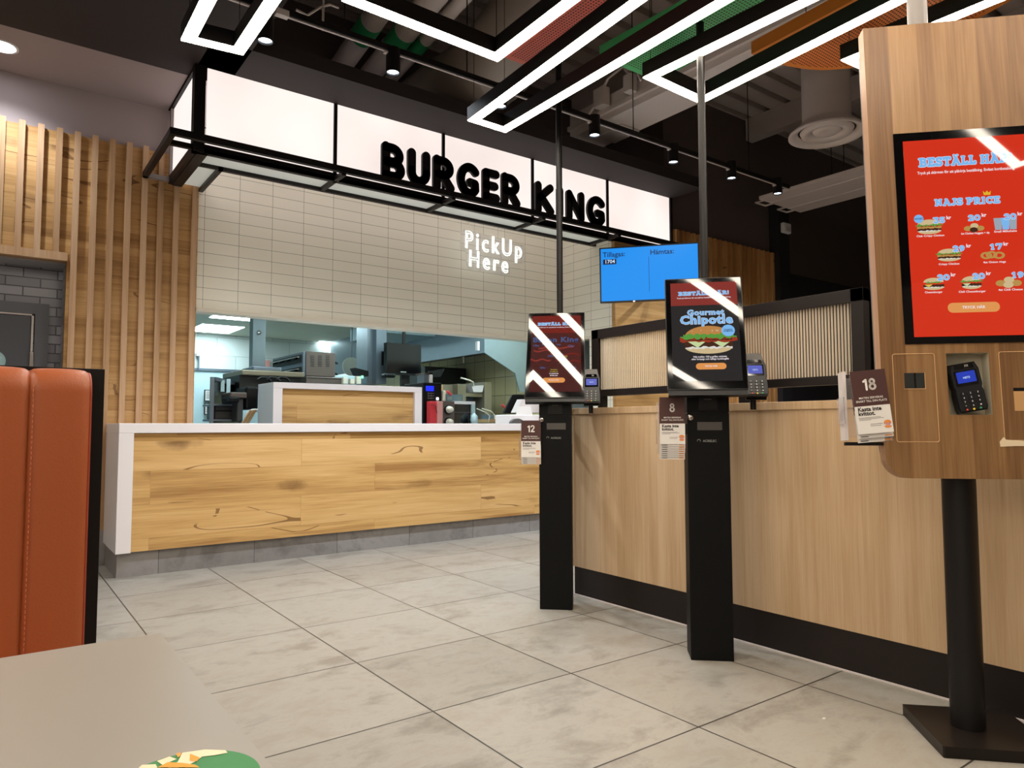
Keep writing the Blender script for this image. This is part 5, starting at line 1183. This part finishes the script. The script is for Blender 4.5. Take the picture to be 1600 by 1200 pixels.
# extraction hood
r = thing('extraction_hood', 'large angled stainless extraction hood over the fryers', 'hood', (5.3, 8, 2))
hy = 7.2; hx = Y(757, 551, hy).x; za_ = Y(757, 551, hy).z; p1 = Y(805, 583, hy); p2 = Y(812, 612, hy)
P = [(hx, KZ), (hx, za_), (p1.x, p1.z), (p2.x, p2.z), (5.60, p2.z), (5.60, KZ)]
m_ = MB(); m_.prism(P, hy, hy+.02, 1, 'hood_steel'); m_.build('end_plate', r)
MB().box(hx, hx+.02, hy+.02, 12.1, za_, KZ, 'hood_steel').build('front_skirt', r)
m_ = MB(); m_.box(hx+.02, 5.60, hy+.02, 12.1, za_+.10, za_+.12, 'warm_steel')
for k in range(3): m_.tube([(hx+.2, hy+.8+.9*k, za_+.1), (hx+.2, hy+.8+.9*k, za_-.06)], .012, 'cream_plastic', 8)
m_.build('filter_bank', r)
p = Y(753, 543, hy); MB().box(p.x-.03, p.x, hy+.05, hy+.1, p.z-.03, p.z+.08, 'paper').build('notice', r)
# drink / coffee machine
r = kthing('coffee_machine', 'tall black coffee machine with blue display and round buttons', 'machine', 675, 640, 6.3)
kb(661, 598, 690, 662, 6.3, .4, 'black_plastic', bev=.006).build('body', r); kb(666, 603, 678, 611, 6.292, .01, 'blue_lcd').build('display_panel', r)
m_ = MB()
for i in range(2):
    for j in range(3): p = Y(669.5+4.6*i, 614.5+3.8*j, 6.295); m_.tube([p+Vector((.007*math.cos(t), 0, .007*math.sin(t))) for t in [k*PI/5 for k in range(10)]], .0012, 'logo_print', 4, closed=True); m_.box(p.x+.012, p.x+.03, 6.294, 6.297, p.z-.002, p.z+.002, 'logo_print')
m_.build('buttons', r); kb(682.5, 621, 685.5, 625, 6.29, .01, 'white_led').build('status_light', r)
m_ = kb(663, 584, 670, 599, 6.35, .15, 'steel_brushed'); kb(671.5, 583, 676, 599, 6.33, .12, 'white_solid', m_); kb(664, 582.5, 676, 585, 6.33, .2, 'chrome', m_); m_.build('milk_unit', r)
r = kthing('knife_shield', 'black angled guard hanging above the coffee machine', 'guard', 670, 590, 7.6)
a_ = [Y(u, v, 7.6) for u, v in ((671, 580), (695, 576), (689, 589), (671, 589))]; MB().prism([(q.x, q.z) for q in a_], 7.6, 7.64, 1, 'black_plastic').build('plate', r)
r = kthing('fryer_bank', 'tall dark fryer back panel beneath the extraction hood', 'fryer', 720, 620, 8.3); kb(664, 574, 728, 602, 8.6, .6, 'dark_kitchen').build('back_panel', r); kb(664, 602, 728, 662, 8.6, .6, 'warm_steel').build('body', r)
# fry station
r = kthing('fry_station', 'olive steel fry station with shelf and upright side plates', 'station', 740, 640, 7.6)
m_ = kb(688, 601, 692, 664, 7.5, .4, 'tan_plastic'); kb(691, 601, 714, 625, 7.6, .02, 'warm_steel', m_); kb(715, 600, 728, 664, 7.5, .4, 'warm_steel', m_); m_.build('left_plates', r)
m_ = kb(728, 614, 757, 620, 7.5, .4, 'warm_steel'); kb(728, 620, 757, 664, 7.7, .1, 'steel_brushed', m_); m_.build('shelf', r)
kb(757, 597, 768, 664, 7.45, .5, 'warm_steel').build('right_plate', r)
r = kthing('fry_basket', 'wire fry basket with long handle resting on the fry station', 'basket', 745, 612, 7.45)
m_ = MB(); a_ = Y(737, 603, 7.45); b_ = Y(756, 613, 7.45); m_.prism([(a_.x, a_.z), (b_.x, a_.z+.015), (b_.x-.02, b_.z), (a_.x+.03, b_.z)], 7.45, 7.6, 1, 'led_off_grey'); m_.build('bowl', r)
MB().tube([Y(720, 590.5, 7.4), Y(733, 594, 7.4), Y(739, 597, 7.4), Y(740, 603, 7.45)], .010, 'cream_plastic', 8).build('handle', r)
r = kthing('steel_container', 'steel container of utensils with a red handle, on top of the glass-front oven', 'container', 708, 624, 7.0)
kb(698, 616, 723, 627, 6.26, .25, 'smoked_glass').build('pan', r); kb(699, 620, 706, 625, 6.29, .06, 'cream_plastic').build('contents', r); kb(693, 610, 697, 627, 6.28, .05, 'cream_plastic', bev=.01).build('bottle', r)
MB().tube([Y(699, 611.5, 6.27), Y(705, 617.5, 6.27)], .014, 'red_plastic', 8).build('red_handle', r)
r = kthing('red_bin', 'red and pink plastic box standing left of the glass-front oven', 'box', 682, 662, 6.2)
kb(672.5, 627, 683, 663, 6.2, .08, 'red_plastic', bev=.008).build('front', r); kb(683, 627, 692, 663, 6.2, .08, 'pink_metal', bev=.004).build('side', r)
MB().tube([Y(673, 632, 6.19), Y(680, 633, 6.19), Y(683, 645, 6.19)], .003, 'black_metal', 6).build('cable', r)
r = kthing('glass_front_oven', 'small oven with two round cream knobs and white-framed dark glass', 'oven', 720, 662, 6.2)
kb(692, 627, 710, 663, 6.22, .4, 'toaster_steel').build('control_panel', r); kb(710, 627, 742.5, 631.5, 6.22, .4, 'lamp_white').build('top_frame', r)
kb(737, 631.5, 742.5, 663, 6.22, .4, 'kitchen_lower_wall').build('side_frame', r); m_ = kb(710, 631.5, 737, 663, 6.24, .3, 'black_gloss'); kb(710, 643.5, 737, 645, 6.235, .005, 'dark_grey_plastic', m_); m_.build('glass_door', r)
for v in (640, 659.5):
    p = Y(701.5, v, 6.2); m_ = MB(); m_.lathe([(.0, -.0), (.048, 0), (.048, .02)], p, 'black_metal', 28, axis=1); m_.lathe([(0, -.06), (.022, -.058), (.03, -.04), (.036, -.01), (.036, -.0)], p, 'cream_plastic', 24, axis=1); m_.build('knob', r)
r = kthing('wrapped_bag', 'crumpled white and blue bag beside the glass-front oven', 'bag', 744, 662, 6.1)
bm = bmesh.new(); bmesh.ops.create_icosphere(bm, subdivisions=3, radius=1); p = Y(743.5, 655, 6.12)
for q in bm.verts: f_ = 1+.18*math.sin(q.co.x*9+q.co.z*7)*math.cos(q.co.y*8); q.co = Vector((p.x+q.co.x*.03*f_, p.y+.03+q.co.y*.05*f_, p.z-.01+q.co.z*.07*f_))
m_ = MB(); bm.verts.index_update(); m_.add([q.co.copy() for q in bm.verts], [[q.index for q in f.verts] for f in bm.faces], 'kitchen_lower_wall', True); bm.free(); m_.build('bag_body', r)
r = kthing('wire_baskets', 'pair of fry basket handles over a copper-coloured tray', 'basket', 780, 660, 6.4)
m_ = MB(); m_.tube([Y(745, 638.5, 6.4), Y(760, 645, 6.4), Y(765, 650, 6.4), Y(763, 660, 6.4)], .006, 'cream_plastic', 8).tube([Y(753, 638.5, 6.45), Y(768, 643, 6.45), Y(773, 649, 6.45), Y(773, 660, 6.45)], .006, 'cream_plastic', 8); m_.build('handles', r)
m_ = kb(762, 655, 794, 660, 6.4, .25, 'tan_plastic'); kb(768, 648, 800, 655, 6.6, .2, 'steel_brushed', m_); m_.build('tray', r)
r = kthing('spatula', 'red-handled spatula leaning behind the cash register', 'spatula', 787, 640, 6.6); MB().tube([Y(784, 632.5, 6.6), Y(790, 637.5, 6.6)], .013, 'red_plastic', 8).tube([Y(790, 637.5, 6.6), Y(797, 643, 6.6)], .006, 'steel', 6).build('spatula_body', r)
# cash register on the front counter
r = kthing('cash_register', 'tilted black touch screen cash register on a white stand on the counter', 'register', 815, 660, 5.55)
a_ = [Y(u, v, 5.35) for u, v in ((800, 616), (822, 615), (822, 621), (804, 620), (793, 645), (786, 645))]
m_ = MB(); m_.prism([(q.x, q.z) for q in [Y(u, v, 5.35) for u, v in ((801, 616.5), (830, 617), (818, 646), (787, 646))]], 5.35, 5.372, 1, 'black_plastic'); m_.build('touch_screen', r, bevel=.004)
m_ = MB(); m_.prism([(q.x, q.z) for q in [Y(u, v, 5.25) for u, v in ((813, 624), (835, 624), (842, 645), (803, 645))]], 5.22, 5.30, 1, 'led_off_grey'); m_.prism([(q.x, q.z) for q in [Y(u, v, 5.2) for u, v in ((811, 635), (829, 635), (832, 648), (808, 648))]], 5.20, 5.22, 1, 'paper'); m_.build('receipt_printer', r, bevel=.004)
m_ = kb(798, 648, 850, 662, 5.18, .25, 'white_solid', bev=.01); m_.build('base', r)
m_ = MB(); p = Y(806, 662, 5.17); m_.prism([(p.x+.075*math.cos(t), max(.958, p.z)+.045*math.sin(t)) for t in [PI*k/12 for k in range(13)]], 5.14, 5.175, 1, 'dark_grey_plastic'); m_.build('speaker_grille', r)

# ================================================================== RENDER SETTINGS
w_ = bpy.data.worlds.new('world'); bpy.context.scene.world = w_; w_.use_nodes = True
w_.node_tree.nodes['Background'].inputs[0].default_value = (.5, .45, .42, 1); w_.node_tree.nodes['Background'].inputs[1].default_value = .0
vs = bpy.context.scene.view_settings; vs.view_transform = 'Standard'; vs.look = 'None'; vs.gamma = 1; vs.exposure = 1.5; vs.use_curve_mapping = False
